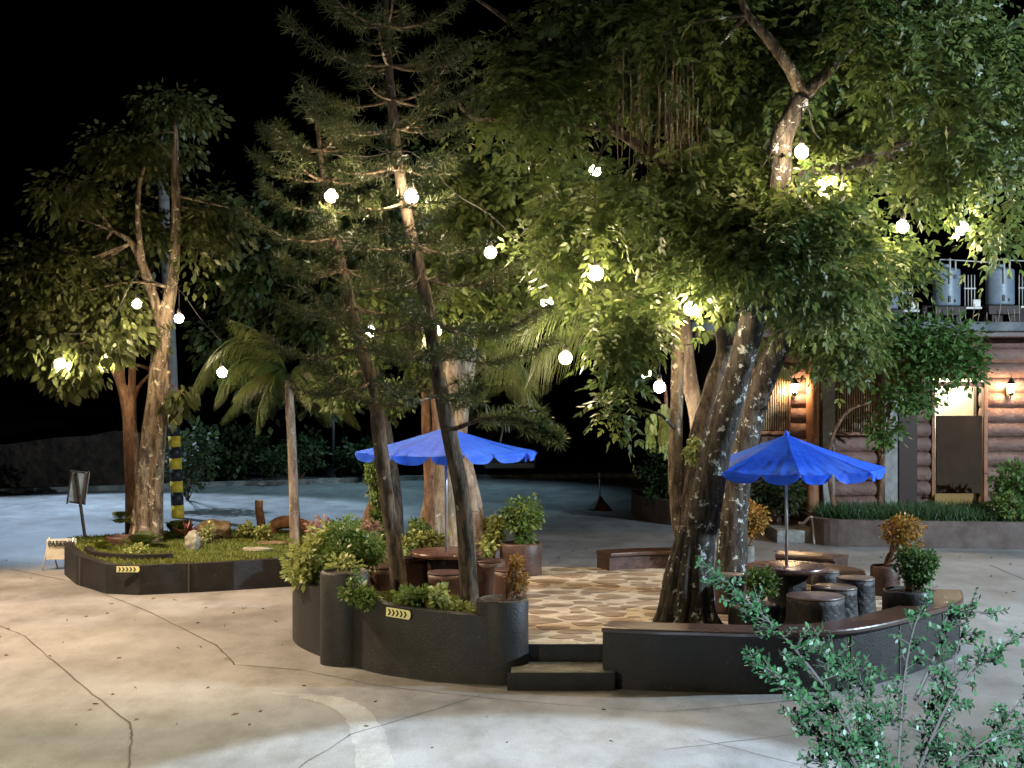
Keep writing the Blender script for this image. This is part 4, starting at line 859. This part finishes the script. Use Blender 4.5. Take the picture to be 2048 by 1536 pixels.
for k,(l_,r_) in enumerate(zip(lim,lr)):
    mb = MB(); mb.tube(l_, r_, 12, .05, k, 6); mb.obj('limb', M['bark_moss' if k in (0,1,2,3,4,5) else 'bark_big'], T)
B1 = [blob(1300,90,18.4,300,110,1.6),blob(1750,110,18.0,320,150,1.8),blob(1080,190,18.4,170,120,1.2),blob(1440,330,18.0,200,90,1.5),blob(1280,440,17.8,180,85,1.2),blob(1900,260,17.8,190,110,1.6),
      blob(1560,440,17.0,140,75,.8),blob(1420,520,17.2,130,50,.9),blob(1250,600,17.5,55,55,.6),blob(1215,680,17.4,28,36,.3),blob(1640,540,17.7,110,55,1.0),blob(1470,650,17.0,32,38,.4),blob(1400,160,18,200,100,1.5),
      blob(1800,350,18.0,180,50,1.2),blob(2010,400,17.4,60,70,.8),blob(1130,520,19.2,90,90,1.0),blob(1530,330,18.8,220,110,1.0),blob(1240,795,17.4,16,22,.15),blob(1330,640,17.4,60,40,.5)]
limb_starts = along(main[5:])+[q for l_ in lim for q in along(l_)]+along(sec[4:])
mb = MB(); limbs_to(mb, limb_starts, B1, 7, .030, 5); mb.obj('twigs', M['bark_big'], T)
pinnate(T, B1, M['leaf'], 1200, 7, .3, .36, 5, .130, .030)
pinnate(T, [blob(1560,430,16.7,110,60,.4),blob(1600,330,16.9,60,40,.3),blob(1480,480,16.8,90,40,.4),blob(1455,655,17.1,34,36,.3)], M['leaf'], 75, 8, .3, .32, 5, .115,.026, name='lower_crown')
pinnate(T, [blob(1240,795,17.4,16,22,.15),blob(1215,690,17.4,30,40,.3),blob(1260,640,17.4,40,40,.35)], M['leaf'], 34, 7, -.1, .30, 5, .125, .029, name='low_leaf_sprays')
# hanging aerial roots
mb = MB(); rr = random.Random(8)
for i in range(44):
    x = 1232+rr.gauss(85,45); x = min(max(x,1225),1420); y0 = rr.uniform(60,210); y1 = rr.uniform(290,375); Y = 17.7+rr.uniform(-.6,.5)
    mb.tube([P(x,y0,Y),P(x+rr.uniform(-5,5),(y0+y1)/2,Y),P(x+rr.uniform(-6,6),y1,Y)],[.008,.007,.004],5,sub=3)
mb.obj('aerial_roots', M['bark_moss'], T)
# moss clump on the second stem
simple_leaves(T,[blob(1385,900,17.7,12,34,.08)],M['variegated'],26,14,.05,.015,.05,1.0,'moss')
# --- second tree just behind it
T = thing('lichen_tree', P(1462,1140,20.4), 'grey lichen spotted tree right behind the big leaning tree', 'tree')
l_ = [P(1460,1186,20.4),P(1468,1050,20.4),P(1478,950,20.4),P(1520,780,20.2),P(1560,690,20.1),P(1605,625,20.0),P(1660,560,19.9),P(1720,520,19.8)]
mb = MB(); mb.tube(l_,[.24,.19,.17,.15,.14,.12,.08,.05],16,.06,2,6); mb.obj('trunk', M['bark_big'], T)
mb = MB(); mb.tube([P(1562,700,20.1),P(1545,640,20.1),P(1560,560,20.2),P(1600,480,20.3)],[.09,.07,.06,.03],10,.05,6); mb.obj('limb', M['bark_big'], T)
B2 = [blob(1720,500,19.6,110,80,1.1),blob(1780,600,19.6,60,50,.7),blob(1790,540,19.6,60,40,.5),blob(1690,640,20,50,60,.6),blob(1600,470,20.5,110,60,.9),blob(1620,580,20,60,40,.6)]
mb = MB(); limbs_to(mb, along(l_[5:]), B2, 6, .03, 3); mb.obj('twigs', M['bark_big'], T)
pinnate(T, B2, M['leaf'], 360, 8, .1, .34, 5, .115, .027)
# --- pale palm behind with one long frond
def palm(label, pts, radii, crown, fr, seed, material='bark_palm', L=2.0, ringed=False, name='palm_tree', extra=None):
    T = thing(name, pts[0], label, 'palm'); mb = MB(); mb.tube(pts, radii, 16, .012, seed, 8)
    if ringed:
        q = along(pts, 7)
        for i,p in enumerate(q[1:-1]):
            f = i/len(q); k = min(int(f*(len(radii)-1)),len(radii)-2); r = radii[k]*(1-(f*(len(radii)-1)-k))+radii[k+1]*(f*(len(radii)-1)-k)
            mb.lathe([(r*.98,-.012),(r*1.05,0),(r*.98,.012)],p,14,closed=False)
    mb.obj('trunk', M[material], T); rr = random.Random(seed); vs=[]; ti=[]; ra = MB()
    rach = []
    for i in range(fr):
        az = i*2.399+rr.uniform(-.3,.3); el = rr.uniform(-.1,1.1); l = L*rr.uniform(.8,1.1); d = Vector((math.cos(az)*math.cos(el),math.sin(az)*math.cos(el),math.sin(el)))
        rach.append([Vector(crown)+d*l*t+Vector((0,0,-.75*l*t*t)) for t in [k/5 for k in range(6)]])
    if extra: rach += extra
    for pts_ in rach:
        ra.tube(pts_, [.022,.018,.014,.010,.007,.004][:len(pts_)], 6, sub=3); q = along(pts_, 9); n = len(q); tt = rr.random(); tot = sum((pts_[k+1]-pts_[k]).length for k in range(len(pts_)-1))
        for k in range(3,n-1):
            d = (q[k+1]-q[k-1]).normalized(); s = d.cross(Vector((0,0,1))).normalized(); f = k/n; ln = tot*.24*math.sin(math.pi*(.12+.8*f))
            for sg in (-1,1):
                for h_ in (0,.5):
                    b = q[k].lerp(q[k+1],h_); di = (s*sg*.55+d*.55+Vector((0,0,-.55+rr.uniform(-.25,.15)))).normalized(); w_ = d*.0075; m_ = b+di*ln*.5; e = b+di*ln+Vector((0,0,-ln*.35))
                    vs.append([b-w_*.6,b+w_*.6,m_+w_,m_-w_]); vs.append([m_-w_,m_+w_,e+w_*.15,e-w_*.15]); ti += [tt,tt]
    ra.obj('rachis', M['palm'], T); npobj('fronds', np.array([[list(p) for p in f] for f in vs]),4,M['palm'],T,tint=np.array(ti)); return T
palm('pale curved palm behind the big tree with a long arching frond', [P(1415,1100,20.8),P(1405,950,20.8),P(1393,830,20.8),P(1375,740,20.8),P(1366,650,20.8),P(1352,570,20.7)],[.13,.12,.11,.12,.11,.10],P(1350,560,20.7),9,3,L=1.7,
     extra=[[P(1350,565,20.7),P(1270,600,20.2),P(1185,612,19.8),P(1095,628,19.5),P(1015,680,19.4),P(965,748,19.3)],[P(1350,565,20.7),P(1265,620,20.4),P(1190,640,20.1),P(1120,665,20.0),P(1075,710,19.9),P(1050,770,19.9)]])
palm('leaning coconut palm with ringed trunk behind the leaning dark trunk', [P(960,1142,22.6),P(948,1020,22.6),P(930,930,22.7),P(912,830,22.8),P(902,740,22.9),P(898,650,23)],[.19,.14,.12,.11,.105,.10],P(897,640,23),13,5,ringed=True,L=1.9)
palm('thin pale palm on the grass island left of the front planter', [P(592,1095,25.7),P(588,1000,25.7),P(584,900,25.7),P(580,820,25.7),P(577,760,25.7)],[.11,.085,.08,.08,.07],P(576,750,25.7),15,7,L=1.25,
     extra=[[P(576,750,25.7),P(525,680,25.5),P(470,675,25.3),P(420,715,25.2),P(385,775,25.1)],[P(576,750,25.7),P(510,715,25.3),P(462,735,25.0),P(430,800,24.9)],[P(576,750,25.7),P(550,700,25.4),P(510,660,25.2),P(460,640,25.2)],[P(576,750,25.7),P(545,760,25.2),P(520,810,25.0),P(512,860,25)]])
# --- thick pale trunk behind the left table
T = thing('thick_pale_tree', P(880,1090,24.8), 'thick pale flared trunk directly behind the left umbrella pole', 'tree')
l_ = [P(882,1095,24.8),P(884,1040,24.8),P(890,960,24.8),P(900,880,24.8),P(912,780,24.7),P(926,690,24.6),P(950,600,24.4),P(980,500,24.2),P(1010,400,24)]
mb = MB(); mb.tube(l_,[.42,.33,.29,.26,.25,.25,.19,.13,.07],20,.055,5,7)
for i in range(7):
    a = i*.9; b = l_[0]; o_ = Vector((math.cos(a),math.sin(a),0)); mb.tube([b+o_*.5+Vector((0,0,-.1)),b+o_*.36+Vector((0,0,.25)),b+o_*.22+Vector((0,0,.9))],[.06,.08,.05],8,.05,i,4)
mb.obj('trunk', M['bark_pale'], T)
mb = MB(); mb.tube([P(926,690,24.6),P(950,660,24.4),P(990,610,24),P(1040,560,23.6)],[.16,.12,.08,.04],10,.06,3); mb.tube([P(920,700,24.6),P(890,640,24.6),P(850,560,24.4)],[.14,.1,.05],10,.06,4); mb.obj('limb', M['bark_pale'], T)
B4 = [blob(1010,470,22.5,120,90,1.2),blob(1040,350,22.5,140,90,1.3),blob(1060,560,21.8,80,60,.9),blob(900,570,23,100,70,1.1),blob(980,620,22.5,60,40,.7),blob(1120,420,22,80,90,1.0),blob(960,380,22.8,100,70,1.0)]
mb = MB(); limbs_to(mb, along(l_[5:]), B4, 6, .04, 8); mb.obj('twigs', M['bark_pale'], T)
pinnate(T, B4, M['leaf'], 400, 7, .2, .38, 5, .15, .034)
# planter round it
pot('round_planter', 'grey round planter holding the thick pale tree behind the left table', (-1.15,24.8,-.02), 1.05, .62, 'wallgrey', cat='planter', n=40)
# --- slim twin orange trunks
T = thing('twin_trunk_tree', P(862,1080,23.6), 'slim twin stemmed reddish tree left of the thick pale trunk', 'tree')
mb = MB(); mb.tube([P(863,1130,23.6),P(858,960,23.6),P(852,850,23.6),P(848,740,23.6),P(830,640,23.5)],[.09,.075,.07,.06,.04],12,.05,1); mb.tube([P(860,960,23.6),P(872,850,23.5),P(866,760,23.5),P(880,660,23.4)],[.06,.06,.05,.03],12,.05,2); mb.obj('trunk', M['bark_brown'], T)
B5 = [blob(830,630,23.3,80,50,.8),blob(760,620,23,60,50,.8),blob(850,720,23.2,50,30,.4)]
mb = MB(); limbs_to(mb,[P(848,740,23.6),P(830,640,23.5),P(880,660,23.4)],B5,4,.025,2); mb.obj('twigs', M['bark_brown'], T)
simple_leaves(T, B5, M['leaf'], 170, 12, .15,.04,.2)
# --- vine covered leaning trunk
T = thing('vine_covered_tree', P(735,1085,22.6), 'leaning orange trunk draped in green vines behind the left bushes', 'tree')
l_ = [P(722,1180,22.6),P(738,1050,22.6),P(752,1000,22.6),P(765,940,22.6),P(762,860,22.6),P(742,780,22.6),P(722,700,22.6),P(700,620,22.6)]
mb = MB(); mb.tube(l_,[.16,.11,.10,.10,.10,.10,.10,.06],12,.06,3); mb.obj('trunk', M['bark_brown'], T)
simple_leaves(T,[blob(752,980,22.3,12,60,.12),blob(772,1040,22.3,10,60,.12),blob(745,930,22.3,10,30,.1)],M['shrub'],150,12,.07,.02,.08,1.0,'vines')
B6 = [blob(715,690,22.4,60,40,.6),blob(680,780,22.4,50,40,.6),blob(780,800,22.3,40,30,.5)]
mb = MB(); limbs_to(mb, along(l_[4:]), B6, 5, .03, 8); mb.obj('twigs', M['bark_pale'], T)
simple_leaves(T, B6, M['leaf'], 190, 12, .10,.03,.16)

# --- pines
def pine(label, pts, radii, z0, z1, Lb, Lt, step, seed, nb=6, ntuft=1.0, barkm='bark_dark', name='pine_tree'):
    T = thing(name, pts[0], label, 'pine tree'); mb = MB(); mb.tube(pts, radii, 14, .035, seed, 8); mb.obj('trunk', M[barkm], T)
    tr_ = along(pts, 20); rr = random.Random(seed); br = MB(); tips = []; z = z0
    while z < z1:
        c = min(tr_, key=lambda q: abs(q.z-z)); f = (z-z0)/(z1-z0); L = Lb*(1-f)+Lt*f; a0 = rr.uniform(0,6.28)
        for i in range(nb):
            a = a0+i*6.283/nb+rr.uniform(-.2,.2); l = L*rr.uniform(.65,1.1)*(1 if rr.random()>.12 else .45); rise = rr.uniform(-.12,.06)+.38*f*f; d = Vector((math.cos(a),math.sin(a),0))
            q = [c+d*l*t+Vector((0,0,l*(rise*t-.16*math.sin(t*2.6)+.20*t*t))) for t in (0,.2,.4,.6,.8,1.0)]
            br.tube(q,[.023,.018,.014,.011,.008,.004],5,.08,i,3)
            fine = along(q,4); n = len(fine); s = Vector((-d.y,d.x,0))
            for k in range(int(n*.36),n):
                if k%2==0:
                    for sg in (-1,1):
                        if rr.random()<.34: continue
                        ll = l*.30*(1.15-k/n*.75)*rr.uniform(.6,1.2); dd = (d*.75+s*sg*.85+Vector((0,0,rr.uniform(-.1,.25)))).normalized(); e = fine[k]+dd*ll
                        br.tube([fine[k],fine[k].lerp(e,.5)+Vector((0,0,-.015)),e],[.006,.005,.003],4,sub=2)
                        m = max(2,int(ll/.075))
                        for j in range(1,m+1): tips.append((fine[k].lerp(e,j/m), dd))
                else: tips.append((fine[k], (fine[min(k+1,n-1)]-fine[k-1]).normalized()))
            tips.append((q[-1], (q[-1]-q[-2]).normalized()))
        z += step*rr.uniform(.8,1.2)
    br.obj('branches', M['bark_moss'], T)
    tc = [list(q) for q in along(pts, 30)]; tca = np.array(tc); tips = [t for t in tips if not ((np.abs(tca[:,0]-t[0].x) < .16) & (t[0].y < tca[:,1]) & (t[0].y > tca[:,1]-.55) & (np.abs(tca[:,2]-t[0].z) < .25)).any()]
    p = np.array([list(t[0]) for t in tips]); d = np.array([list(t[1]) for t in tips]); m = int(16*ntuft); tt = np.repeat(rng.random(len(p)), m); p = np.repeat(p,m,0); d = np.repeat(d,m,0); n = len(p)
    a = nrm(d*.55+nrm(rng.normal(size=(n,3)))*.95+np.array([0,0,.05])); l = (.08+.07*rng.random((n,1))); s = nrm(np.cross(a, rng.normal(size=(n,3))))*.0055
    v = np.stack([p-s,p+s,p+a*l+s*.3,p+a*l-s*.3],1); npobj('needles', v, 4, M['needle'], T, tint=tt*.6+.4*rng.random(n)); return T
pine('dark pine with a leaning trunk rising from the front planter by the steps', [P(940,1222,17.1),P(938,1160,17.1),P(925,1000,17.0),P(903,890,17.0),P(875,740,16.9),P(850,590,16.8),P(822,470,16.8),P(800,350,16.8),P(780,160,16.8),P(770,-40,16.8)],
     [.115,.10,.095,.095,.085,.075,.065,.06,.045,.02], 3.2, 7.6, 1.45, .95, .42, 4, 5)
pine('lichen spotted pine left of the leaning one in the front planter', [P(800,1196,18.2),P(790,1100,18.2),P(772,980,18.2),P(757,860,18.2),P(750,780,18.3),P(720,690,18.4),P(690,560,18.5),P(660,420,18.6),P(640,300,18.6),P(630,200,18.6)],
     [.11,.095,.09,.09,.08,.075,.06,.05,.03,.015], 3.3, 6.2, 1.5, .8, .42, 9, 5)
# cone and bright tuft at right end of pine: long low branch
T = thing('pine_branch', P(925,830,17), 'long pine branch tip with star shaped needle tufts right of the left umbrella', 'branch')
q = [P(905,860,17),P(960,840,16.6),P(1010,835,16.3),P(1060,845,16.1),P(1095,868,16.0),P(1118,878,16.0)]
mb = MB(); mb.tube(q,[.03,.022,.018,.014,.01,.006],6); mb.tube([q[2],P(1040,815,16.1),P(1075,822,16)],[.014,.01,.005],6); mb.tube([q[2],P(1005,860,16.3),P(1000,885,16.3)],[.012,.009,.012],6); mb.obj('twig',M['bark_dark'],T)
pp = [x for x in along(q[1:],6)]+[P(1040,815,16.1),P(1060,818,16),P(1075,822,16),P(1085,840,16),P(1070,860,16),P(1050,862,16.1),P(1118,878,16),P(1090,858,16),P(1030,825,16.2)]
p = np.repeat(np.array([list(x) for x in pp]),42,0); n=len(p); a=nrm(rng.normal(size=(n,3))+np.array([.5,0,.1])); l=.10+.07*rng.random((n,1)); s=nrm(np.cross(a,rng.normal(size=(n,3))))*.006
npobj('needles',np.stack([p-s,p+s,p+a*l+s*.3,p+a*l-s*.3],1),4,M['palm'],T,tint=rng.random(n))

T = thing('background_tree', P(788,1086,30), 'dark leafy tree behind the pines in the middle left', 'tree')
l_ = [P(788,1087,30),P(785,1000,30),P(768,860,30),P(735,700,29.5),P(680,560,29)]
mb = MB(); mb.tube(l_,[.20,.18,.15,.12,.06],12,.05,3); mb.obj('trunk', M['bark_dark'], T)
B9 = [blob(560,560,29,150,110,1.5),blob(700,640,28.5,130,100,1.4),blob(470,680,29,90,80,1.2),blob(620,420,29,150,90,1.4),blob(800,520,28,110,110,1.2),blob(860,380,28,110,90,1.2),blob(660,770,28.5,90,50,1),blob(520,790,28.5,40,40,.6)]
mb = MB(); limbs_to(mb, along(l_), B9, 5, .05, 4); mb.obj('twigs', M['bark_dark'], T)
simple_leaves(T, B9, M['leaf_deep'], 1000, 13, .18, .055, .32, .8)
# --- island tree, thick trunk
T = thing('island_tree', P(292,1075,26.3), 'big forked tree with mossy pale trunk on the left grass island', 'tree'); Y=26.3
l_ = [P(290,1095,Y),P(292,1020,Y),P(300,920,Y),P(312,800,Y),P(320,720,Y),P(326,655,Y),P(345,560,Y),P(352,450,Y),P(350,330,Y),P(352,290,Y),P(350,240,Y)]
mb = MB(); mb.tube(l_,[.32,.22,.19,.165,.15,.14,.10,.09,.075,.05,.02],18,.06,6,7)
mb.tube([P(310,1090,Y-.1),P(312,980,Y-.1),P(322,860,Y-.1),P(335,740,Y-.1)],[.14,.13,.10,.07],12,.06,7); mb.obj('trunk', M['bark_moss'], T)
mb = MB(); mb.tube([P(326,655,Y),P(305,590,Y),P(285,530,Y),P(262,485,Y),P(225,460,Y)],[.10,.09,.085,.06,.03],12,.05,3); mb.tube([P(285,530,Y),P(276,440,Y),P(280,360,Y),P(300,310,Y)],[.06,.05,.04,.02],8,.05,2); mb.obj('limb', M['bark_moss'], T)
VOID += [blob(318,670,25.0,40,70,1.6), blob(300,560,25.0,65,90,1.5), blob(335,420,25,40,80,1.2), blob(280,610,24.5,35,35,2)]
B7 = [blob(240,470,27,150,70,1.0),blob(280,310,26.8,120,50,1.0),blob(110,560,26,110,80,1.1),blob(420,440,26.8,70,90,1),blob(190,600,26.2,130,50,.9),blob(370,560,25.5,70,60,.8),blob(60,640,25.5,80,60,.9),blob(350,230,26.8,80,40,.9),blob(150,400,26,80,60,1)]
mb = MB(); limbs_to(mb, along(l_[5:])+[P(262,485,Y),P(225,460,Y),P(280,360,Y)], B7, 3, .032, 4); mb.obj('twigs', M['bark_moss'], T)
simple_leaves(T, B7, M['leaf_olive'], 1150, 14, .14, .042, .3, .9)
# --- brown three-stemmed tree left of it
T = thing('brown_island_tree', P(265,1060,26.8), 'smooth brown tree with three upright stems left of the mossy island tree', 'tree'); Y=26.8
mb = MB(); mb.tube([P(270,1090,Y),P(268,980,Y),P(262,880,Y),P(254,810,Y),P(236,755,Y),P(215,722,Y)],[.18,.15,.13,.11,.075,.04],14,.04,2,6)
mb.tube([P(262,840,Y),P(264,780,Y),P(262,700,Y),P(240,650,Y)],[.10,.07,.055,.03],10,.04,3); mb.tube([P(250,800,Y),P(244,740,Y),P(250,680,Y)],[.06,.045,.03],10,.04,4); mb.tube([P(264,810,Y),P(280,770,Y),P(310,740,Y)],[.05,.04,.02],10,.04,5); mb.obj('trunk', M['bark_brown'], T)
B8 = [blob(160,700,25,100,42,.9),blob(140,755,25,60,26,.5),blob(120,790,24.9,16,16,.2),blob(250,660,26,90,40,.8),blob(60,700,25.3,70,50,.8),blob(360,790,26,22,40,.3)]
mb = MB(); limbs_to(mb,[P(215,722,Y),P(240,650,Y),P(250,680,Y),P(310,740,Y)],B8,5,.03,6); mb.obj('twigs', M['bark_brown'], T)
simple_leaves(T, B8, M['leaf_olive'], 270, 12, .19, .055, .22, 1.3)

# ================================================================== LAMPS ON THE STRINGS
bulbs = [ # px, py, Y, what it hangs by
 (663,392,17.6,'lit globe bulb among the pine branches, upper left of the pine trunk'),
 (823,393,16.5,'lit globe bulb just right of the bright upper pine trunk'),
 (981,505,19.5,'small lit globe bulb between the pine and the big tree'),
 (1094,605,19.0,'lit globe bulb just above the arching palm frond'),
 (1193,547,17.0,'lit globe bulb among the leaves above the palm frond'),
 (1190,342,20.0,'faint lit globe bulb high in the leaves below the pale branch'),
 (1131,716,18.0,'brightest globe bulb against the black sky below the palm frond'),
 (1291,746,21.0,'left one of two close globe bulbs left of the big trunk'),
 (1319,774,19.5,'right one of two close globe bulbs left of the big trunk'),
 (1381,618,17.2,'lit globe bulb between the stems of the big tree'),
 (1603,304,16.7,'lit globe bulb beside the upper fork of the big tree'),
 (1647,369,18.0,'lit globe bulb just below and right of the upper fork bulb'),
 (1805,453,18.5,'left one of two globe bulbs in the dark gap above the tanks'),
 (1924,457,17.5,'right one of two globe bulbs in the dark gap above the tanks'),
 (1605,685,22.0,'lit globe bulb in front of the roof edge of the log building'),
 (274,608,25.0,'lit globe bulb left of the fork of the island tree'),
 (358,637,25.3,'lit globe bulb right of the fork of the island tree'),
 (444,745,24.0,'lit globe bulb against hanging palm fronds right of the island tree'),
 (122,727,24.4,'leftmost lit globe bulb under the drooping leaves'),
 (208,720,25.4,'lit globe bulb at the top of the brown three stemmed tree'),
 (742,663,21.5,'small white bulb behind the needles of the left pine'),
 (872,662,21.5,'small bulb half hidden behind the leaning pine trunk')]
proto = None
for (px,py,Y,lab) in bulbs:
    c = P(px,py,Y)
    if proto is None:
        a = thing('hanging_bulb', c, lab, 'light bulb', 'globe bulbs on strings')
        mb = MB(); r = .075; mb.lathe([(r*math.cos(t)+.0005, r*math.sin(t)) for t in [R(-88+176*i/8) for i in range(9)]], c, 12); mb.obj('globe', M['bulb'], a)
        mb = MB(); mb.lathe([(.030,r-.005),(.034,r+.02),(.030,r+.075),(.012,r+.09)], c, 10); mb.obj('socket', M['cord'], a)
        mb = MB(); mb.tube([c+Vector((0,0,r+.08)), c+Vector((.004,0,r+.25)), c+Vector((0,0,r+.42))], .006, 5, sub=2); mb.obj('cord', M['cord'], a)
        proto = a
    else:
        a = proto.copy(); COL.objects.link(a); a.location = c; a['label'] = lab
        for ch in list(proto.children):
            k = ch.copy(); COL.objects.link(k); k.parent = a
def cable(label, idx, sag=.25):
    pts = [P(*bulbs[i][:3])+Vector((0,0,.49)) for i in idx]; q = []
    for a,b in zip(pts,pts[1:]): q += [a, a.lerp(b,.5)+Vector((0,0,-sag*.2*(b-a).length/2))]
    q.append(pts[-1]); mb = MB(); mb.tube(q,.007,5,sub=4); tag(mb.obj('light_cable', M['cord'], loc=q[0]), label, 'cable')
cable('black cable carrying the bulbs round the island trees', [18,19,15,16,17])
cable('black cable carrying the bulbs through the pines', [0,1,2,3,6])
cable('black cable carrying the bulbs through the big tree', [5,4,9,10,11])
cable('black cable carrying the two bulbs above the tanks', [11,12,13])
cable('black cable carrying the two close bulbs and the bulb by the roof edge', [7,8,14])

# ================================================================== FOREGROUND BUSH
FB = thing('foreground_bush', (1.55,5.9,0), 'glossy small leaved bush filling the lower right corner close up', 'bush')
Yf = 6.0; tw = MB(); lv = []; lt = []; rr = random.Random(77); base = P(1790,1720,Yf)
tw.tube([(base.x,base.y,0),(base.x+.03,base.y,.8),base],[.03,.025,.02],8,sub=4)
tw.obj('stem_base', M['bark_brown'], FB); tw = MB()
def leafy(a, d, l, lvl, dens=1.0):
    """a short spray: twig with small leaves on both sides"""
    n = max(4,int(l/.0095)); e = a+d*l; s0 = Vector((rr.uniform(-1,1),rr.uniform(-1,1),rr.uniform(-.3,1))).normalized(); s = d.cross(s0).normalized()
    bend = Vector((rr.uniform(-.1,.1),rr.uniform(-.1,.1),rr.uniform(-.05,.12)))*l
    f = lambda t: a+d*l*t+bend*t*t
    tw.tube([f(0),f(.5),f(1)],[.0022+.001*lvl,.002,.0012],4,sub=2)
    for k in range(n):
        if rr.random() > dens: continue
        b = f((k+.5)/n); sg = 1 if k%2 else -1; di = (s*sg*.9+d*.5+Vector((rr.gauss(0,.3),rr.gauss(0,.3),rr.gauss(.1,.3)))).normalized(); L = rr.uniform(.017,.031); wd = di.cross(Vector((rr.gauss(0,.5),rr.gauss(0,.5),1))).normalized()*L*.27
        lv.append([b,b+di*L*.35+wd,b+di*L*.75+wd*.8,b+di*L,b+di*L*.75-wd*.8,b+di*L*.35-wd]); lt.append(rr.random())
def branch(pts, n, side=.2, r=.008, dens=1.0):
    q = [P(x,y,Yf+dy) for (x,y,dy) in pts]; tw.tube(q,[r*(1-.8*i/(len(q)-1)) for i in range(len(q))],6,sub=4)
    fine = along(q,10); m = len(fine)
    for i in range(n):
        t = .18+.82*i/n; k = min(int(t*m),m-2); d0 = (fine[k+1]-fine[k-1]).normalized(); s = Vector((rr.gauss(-.12,.75),rr.gauss(0,.7),rr.gauss(-.05,.30)))
        d = (d0*.6+s*.85).normalized(); l = side*(1.15-.75*t)*rr.uniform(.6,1.2); leafy(fine[k], d, l, 1, dens)
        if l > .06:
            for j in range(2): 
                dd = (d+Vector((rr.gauss(0,.5),rr.gauss(0,.5),rr.gauss(0,.5)))).normalized(); leafy(fine[k]+d*l*rr.uniform(.3,.7), dd, l*.5, 0, dens)
    leafy(fine[-2], (fine[-1]-fine[-3]).normalized(), .08, 0)
for (pts,n,sd) in (
 ([(1770,1640,0),(1690,1440,-.1),(1600,1310,-.15),(1510,1215,-.2),(1432,1145,-.2)],46,.17),
 ([(1760,1640,0),(1690,1490,-.1),(1600,1390,-.2),(1510,1318,-.2)],40,.17),
 ([(1760,1640,.1),(1700,1530,0),(1640,1470,0),(1590,1438,0)],22,.13),
 ([(1780,1640,.1),(1760,1450,.1),(1700,1340,.1),(1640,1290,.1)],34,.18),
 ([(1790,1640,.1),(1800,1480,.15),(1810,1350,.2),(1830,1250,.2),(1855,1200,.2)],24,.13),
 ([(1800,1640,.1),(1870,1480,.0),(1900,1350,.0),(1945,1200,.0)],30,.15),
 ([(1800,1640,0),(1880,1440,-.1),(1960,1320,-.1),(2060,1262,-.1)],32,.15),
 ([(1900,1660,0),(1960,1540,0),(2010,1440,0),(2070,1370,0)],26,.16),
 ([(1850,1660,0),(1880,1560,0),(1960,1490,-.1),(2060,1440,-.1)],30,.18),
 ([(1760,1660,0),(1740,1560,0),(1720,1500,0),(1760,1430,0)],30,.20),
 ([(1700,1660,0),(1660,1570,0),(1640,1510,0),(1650,1500,0)],18,.14),
 ([(1830,1400,0),(1880,1290,.1),(1900,1230,.1),(1985,1225,.1)],16,.12),
 ([(2000,1640,0),(2020,1560,0),(2050,1500,0),(2080,1300,0)],20,.14)):
    branch(pts, n, sd, .009, .95)
tw.obj('twigs', M['twig'], FB)
npobj('leaves', np.array([[list(q) for q in f] for f in lv]), 6, M['fore'], FB, tint=np.array(lt))
# tidy: helper properties
for o in bpy.data.objects:
    if 'org' in o: del o['org']
